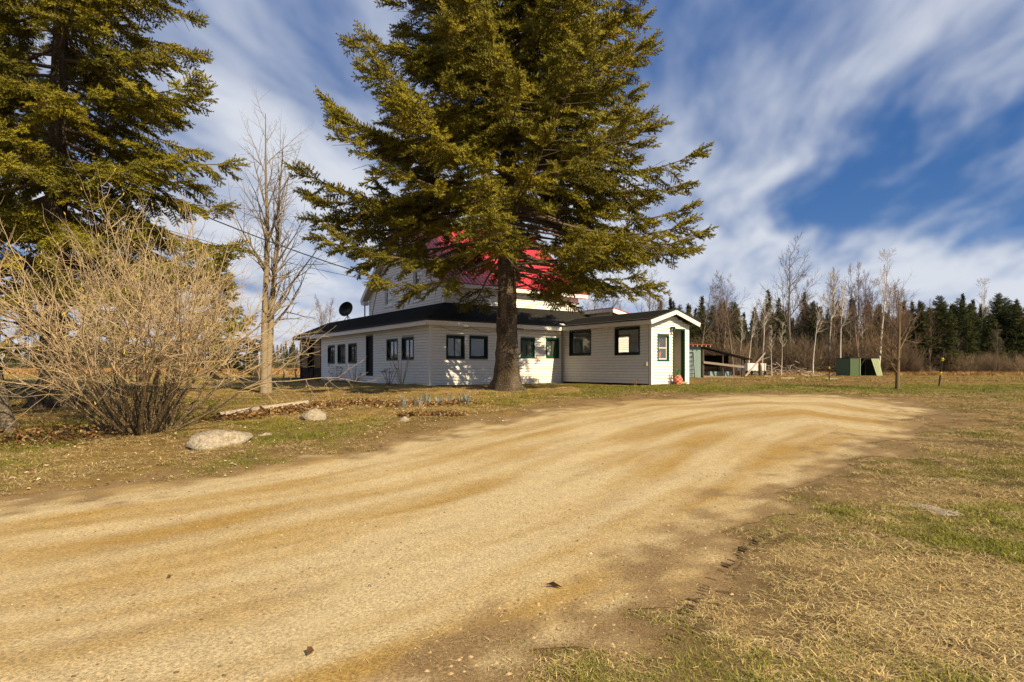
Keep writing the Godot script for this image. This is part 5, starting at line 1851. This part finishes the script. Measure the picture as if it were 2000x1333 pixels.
# ------------------------------------------------------------------ the farmyard on the right
func make_farmyard() -> void:
	rng.seed = 404
	var o := Vector3(11.9, 0.85, -38.5)
	var turn := deg_to_rad(HOUSE_TURN)
	var t := thing("shed", "blue grey metal shed with rusty roof behind the vestibule", "shed", o, turn)
	for k in 5:
		var m := MB.new()
		for q in 4:
			var x := -2.6 + k * 0.5 + q * 0.125
			m.quad(Vector3(x, -0.1, 0), Vector3(x + 0.06, -0.1, 0), Vector3(x + 0.06, 1.95, 0), Vector3(x, 1.95, 0))
			m.quad(Vector3(x + 0.06, -0.1, 0), Vector3(x + 0.08, -0.1, 0.025), Vector3(x + 0.08, 1.95, 0.025), Vector3(x + 0.06, 1.95, 0))
			m.quad(Vector3(x + 0.08, -0.1, 0.025), Vector3(x + 0.105, -0.1, 0.025), Vector3(x + 0.105, 1.95, 0.025), Vector3(x + 0.08, 1.95, 0.025))
			m.quad(Vector3(x + 0.105, -0.1, 0.025), Vector3(x + 0.125, -0.1, 0), Vector3(x + 0.125, 1.95, 0), Vector3(x + 0.105, 1.95, 0.025))
		part(t, "metal_sheet", m.mesh(), M.tin)
	part(t, "wall", one_box(Vector3(-2.6, -0.1, -3.0), Vector3(-0.1, 1.95, -0.01)), M.dark_wood)
	var r := MB.new()
	r.slab([Vector3(-2.8, 2.08, 0.4), Vector3(0.55, 2.12, 0.4), Vector3(0.55, 2.3, -3.2), Vector3(-2.8, 2.26, -3.2)], 0.03)
	part(t, "roof", r.mesh(), M.rust)
	for k in 8:
		part(t, "rafter_end", one_box(Vector3(-2.6 + k * 0.42, 1.96, 0.05), Vector3(-2.52 + k * 0.42, 2.05, 0.36)), M.pale_wood)
	# lean-to
	t = thing("lean_to", "open timber lean-to with sloping black roof against the metal shed", "lean-to", o + Vector3(0.0, 0, 0), deg_to_rad(76.0))
	r = MB.new()
	r.slab([Vector3(-0.15, 2.02, 0.02), Vector3(-0.15, 1.20, 2.95), Vector3(3.4, 1.24, 2.95), Vector3(3.4, 2.06, 0.02)], 0.06)
	part(t, "roof", r.mesh(), M.black)
	for p in [[0.0, 0.06, 1.95, 0.095], [0.0, 1.25, 1.62, 0.05], [0.0, 2.4, 1.30, 0.075], [3.2, 0.2, 1.9, 0.08], [3.2, 2.8, 1.2, 0.08], [1.6, 2.7, 1.2, 0.06]]:
		var m := MB.new()
		m.tube(Vector3(p[0], -0.15, p[1]), Vector3(p[0], p[2], p[1]), p[3], p[3] * 0.9, 8)
		part(t, "post", m.mesh(), M.old_wood)
	for p in [[1.0, 0.70], [0.10, 0.02]]:
		var m := MB.new()
		m.beam(Vector3(-0.10, p[0], 0.1), Vector3(-0.10, p[1], 2.5), 0.05, 0.14)
		part(t, "rail", m.mesh(), M.pale_wood)
	part(t, "back_boards", one_box(Vector3(0.1, -0.1, -0.06), Vector3(3.3, 1.98, -0.01)), M.dark_wood)
	part(t, "side_boards", one_box(Vector3(3.32, 0.75, 0.0), Vector3(3.36, 1.5, 1.9)), M.dark_wood)
	for e in [[0.5, 0.5, "grey livestock trough nearest the shed wall"], [0.6, 1.4, "grey livestock trough in the middle of the lean-to"]]:
		t = thing("trough", e[2], "trough", o + Basis(Vector3.UP, deg_to_rad(76.0)) * Vector3(e[0], 0, e[1]), turn)
		part(t, "tub", frame_mesh([-0.35, -0.3, 0.35, 0.3], 0.04, 0.0, 0.42), M.tin, Transform3D(Basis(Vector3.RIGHT, -PI / 2), Vector3.ZERO))
		part(t, "bottom", one_box(Vector3(-0.3, 0.03, -0.25), Vector3(0.3, 0.06, 0.25)), M.tin)
	# tubular gate leaning on the metal wall
	t = thing("tube_gate", "black tubular gate section leaning on the metal shed", "gate", o + Basis(Vector3.UP, turn) * Vector3(-1.25, 0, 0.14), turn)
	for x in [-0.32, 0.32]:
		var m := MB.new()
		m.tube(Vector3(x, 0.0, 0.05), Vector3(x, 1.62, -0.08), 0.024, 0.024, 8)
		part(t, "stile", m.mesh(), M.black_metal)
	for k in 7:
		var y := 0.04 + k * 0.26
		var m := MB.new()
		m.tube(Vector3(-0.32, y, 0.05 - 0.08 * y), Vector3(0.32, y, 0.05 - 0.08 * y), 0.02, 0.02, 8)
		part(t, "rung", m.mesh(), M.black_metal)
	# trailer body
	t = thing("trailer", "small white trailer body parked behind the lean-to", "trailer", at_distance(1468, 50.0) + Vector3(0, 0, 0), 0.25)
	part(t, "body", one_box(Vector3(-0.85, 0.42, -0.7), Vector3(0.85, 1.02, 0.7)), M.white_paint)
	part(t, "door", one_box(Vector3(-0.70, 0.46, 0.70), Vector3(-0.08, 0.98, 0.73)), M.trim)
	for x in [-0.6, 0.6]:
		var m := MB.new()
		m.tube(Vector3(x, 0.26, 0.45), Vector3(x, 0.26, 0.65), 0.28, 0.28, 14)
		part(t, "wheel", m.mesh(), M.black)
	# logs and snags in front of the wood
	var a := at_distance(1456, 45.0)
	t = thing("fallen_log", "pale fallen trunk propped at a slant before the wood", "log", a)
	var lg := MB.new()
	lg.tube(Vector3.ZERO, Vector3(1.7, 1.75, -0.6), 0.08, 0.045, 8)
	part(t, "trunk", lg.mesh(), M.pale_wood)
	lg = MB.new()
	lg.tube(Vector3(1.1, 1.13, -0.38), Vector3(1.9, 1.45, -0.2), 0.035, 0.015, 6)
	part(t, "limb", lg.mesh(), M.pale_wood)
	t = thing("broken_trunk", "broken standing trunk with orange split wood behind fallen log", "stump", at_distance(1486, 46.0))
	lg = MB.new()
	lg.tube(Vector3(0, -0.1, 0), Vector3(-0.06, 0.85, 0), 0.15, 0.12, 10)
	part(t, "trunk", lg.mesh(), M.old_wood)
	lg = MB.new()
	lg.tube(Vector3(-0.06, 0.84, 0), Vector3(-0.14, 1.25, 0), 0.11, 0.03, 6)
	part(t, "splinter", lg.mesh(), M.rust)
	var k := 0
	for e in [[1525, 51.0, 1.6, "brush pile of pale limbs at the foot of the birches"], [1500, 53.0, 1.2, "brush pile heaped behind the fallen log"], [1560, 54.0, 1.2, "low brush pile beside the tallest bare tree"], [1590, 46.0, 1.0, "flat scatter of pale sticks before the birches"]]:
		t = thing("brush_pile", e[3], "brush pile", at_distance(e[0], e[1]))
		lg = MB.new()
		for q in 70:
			var c: Vector3 = Vector3(rng.randfn(0, 0.7), absf(rng.randfn(0, 0.25)), rng.randfn(0, 0.4)) * e[2]
			if k == 3: c.y *= 0.2
			var d := Vector3(rng.randf_range(-1, 1), rng.randf_range(-0.35, 0.35), rng.randf_range(-0.6, 0.6)).normalized() * rng.randf_range(0.3, 1.0)
			lg.tube(c - d * 0.5, c + d * 0.5, rng.randf_range(0.012, 0.045), 0.012, 4, Color(0.16, 0.11, 0.07).lerp(Color(0.62, 0.52, 0.42), pow(rng.randf(), 1.5)), Color(0.4, 0.32, 0.24))
		part(t, "limbs", lg.mesh(), M.twig).set_meta("kind", "stuff")
		k += 1
	for e in [[1540, 741, 1.1, 0.4, "long pale stick lying on the dark ground before the wood"], [1455, 737, 0.9, 1.2, "pale stick lying beside the lean-to's corner post"], [1500, 737, 0.6, 0.2, "short white stick lying near the broken trunk"], [1625, 742, 0.8, 0.1, "pale stick lying beside the upright black stake"]]:
		t = thing("stick", e[4], "stick", on_ground(e[0], e[1]), e[3])
		lg = MB.new()
		lg.tube(Vector3(-e[2] * 0.5, 0.04, 0), Vector3(e[2] * 0.5, 0.05, 0), 0.05, 0.03, 7)
		part(t, "shaft", lg.mesh(), M.pale_wood)
	# green shelter
	t = thing("livestock_shelter", "small open livestock shelter of green sheeting before the wood", "shelter", at_distance(1680, 46.0), 0.12)
	part(t, "side_panel", one_box(Vector3(-1.27, -0.05, 0.62), Vector3(-0.52, 1.36, 0.68)), M.tarp_green)
	part(t, "roof", one_box(Vector3(-1.27, 1.36, -0.9), Vector3(1.05, 1.40, 0.70)), M.black)
	part(t, "back_panel", one_box(Vector3(-1.25, -0.05, -0.95), Vector3(1.10, 1.35, -0.9)), M.black)
	part(t, "end_panel", one_box(Vector3(-1.30, -0.05, -0.9), Vector3(-1.26, 1.35, 0.61)), M.tarp_green)
	part(t, "end_panel", one_box(Vector3(1.12, -0.05, -0.9), Vector3(1.16, 1.3, 0.5)), M.tarp_green)
	part(t, "post", one_box(Vector3(-0.53, -0.05, 0.69), Vector3(-0.49, 1.38, 0.73)), M.tarp_pale)
	for q in 4:
		lg = MB.new()
		var x0 := 0.40 + q * 0.155
		var f0 := 0.82 + q * 0.12
		lg.quad(Vector3(f0, -0.03, 0.78), Vector3(f0 + 0.11, -0.03, 0.76), Vector3(x0 + 0.15, 1.34, 0.66), Vector3(x0, 1.34, 0.68))
		lg.quad(Vector3(f0 + 0.11, -0.03, 0.74), Vector3(f0, -0.03, 0.76), Vector3(x0, 1.34, 0.66), Vector3(x0 + 0.15, 1.34, 0.64))
		part(t, "door_strip", lg.mesh(), M.tarp_pale)
	# electric fence stakes
	for e in [[1620, 744, 672, 0.0, [719], "upright black fence stake with one yellow insulator"], [1834, 757, 680, 0.13, [701, 729], "leaning black fence stake with two yellow insulators"]]:
		var p := on_ground(e[0], e[1])
		var d := -p.z
		t = thing("fence_stake", e[5], "stake", p)
		t.rotation.z = -e[3]
		lg = MB.new()
		var h := up_to(e[2], d)
		lg.tube(Vector3(0, -0.15, 0), Vector3(0, h, 0), 0.026, 0.022, 8)
		part(t, "rod", lg.mesh(), M.black_metal)
		for y in e[4]:
			var yy := up_to(y, d)
			lg = MB.new()
			lg.tube(Vector3(0, yy - 0.05, 0), Vector3(0, yy + 0.05, 0), 0.036, 0.036, 10)
			lg.tube(Vector3(0, yy, 0), Vector3(0, yy, 0.08), 0.022, 0.022, 8)
			part(t, "insulator", lg.mesh(), M.yellow)
	# tyre print pressed up in the mud at the edge of the gravel
	var line := [flat_point(1335, 1262), flat_point(1372, 1190), flat_point(1412, 1130), flat_point(1470, 1080), flat_point(1540, 1045)]
	lg = MB.new()
	for s in line.size() - 1:
		var p0: Vector2 = line[s]
		var p1: Vector2 = line[s + 1]
		var n := int(p0.distance_to(p1) / 0.05)
		for q in n:
			var c := p0.lerp(p1, float(q) / n)
			var dir := (p1 - p0).normalized()
			var side := Vector2(-dir.y, dir.x)
			for w in [-1, 1]:
				if rng.randf() < 0.3: continue
				var b0: Vector2 = c + side * w * 0.02
				var b1: Vector2 = c + side * w * rng.randf_range(0.085, 0.11) + dir * 0.025
				var y := cover_height(c.x, c.y, drive_mask(c.x, c.y)) - 0.001 + rng.randf_range(-0.004, 0.003)
				lg.beam(Vector3(b0.x, y, -b0.y), Vector3(b1.x, y, -b1.y), 0.020, 0.018)
	var tr := part(self, "tyre_track", lg.mesh(), M.tyre)
	tag(tr, "ribbed tyre print in dark mud where gravel meets grass", "tyre track", "", "stuff")

func _ready() -> void:
	rng.seed = 1
	noise.noise_type = FastNoiseLite.TYPE_SIMPLEX_SMOOTH
	noise.seed = 7
	noise.frequency = 0.02
	noise.fractal_octaves = 3
	make_camera_and_light()
	materials()
	make_terrain()
	var house := make_house()
	make_near_trees()
	make_far_trees()
	make_yard(house)
	make_farmyard()
	make_grass()
	make_litter()
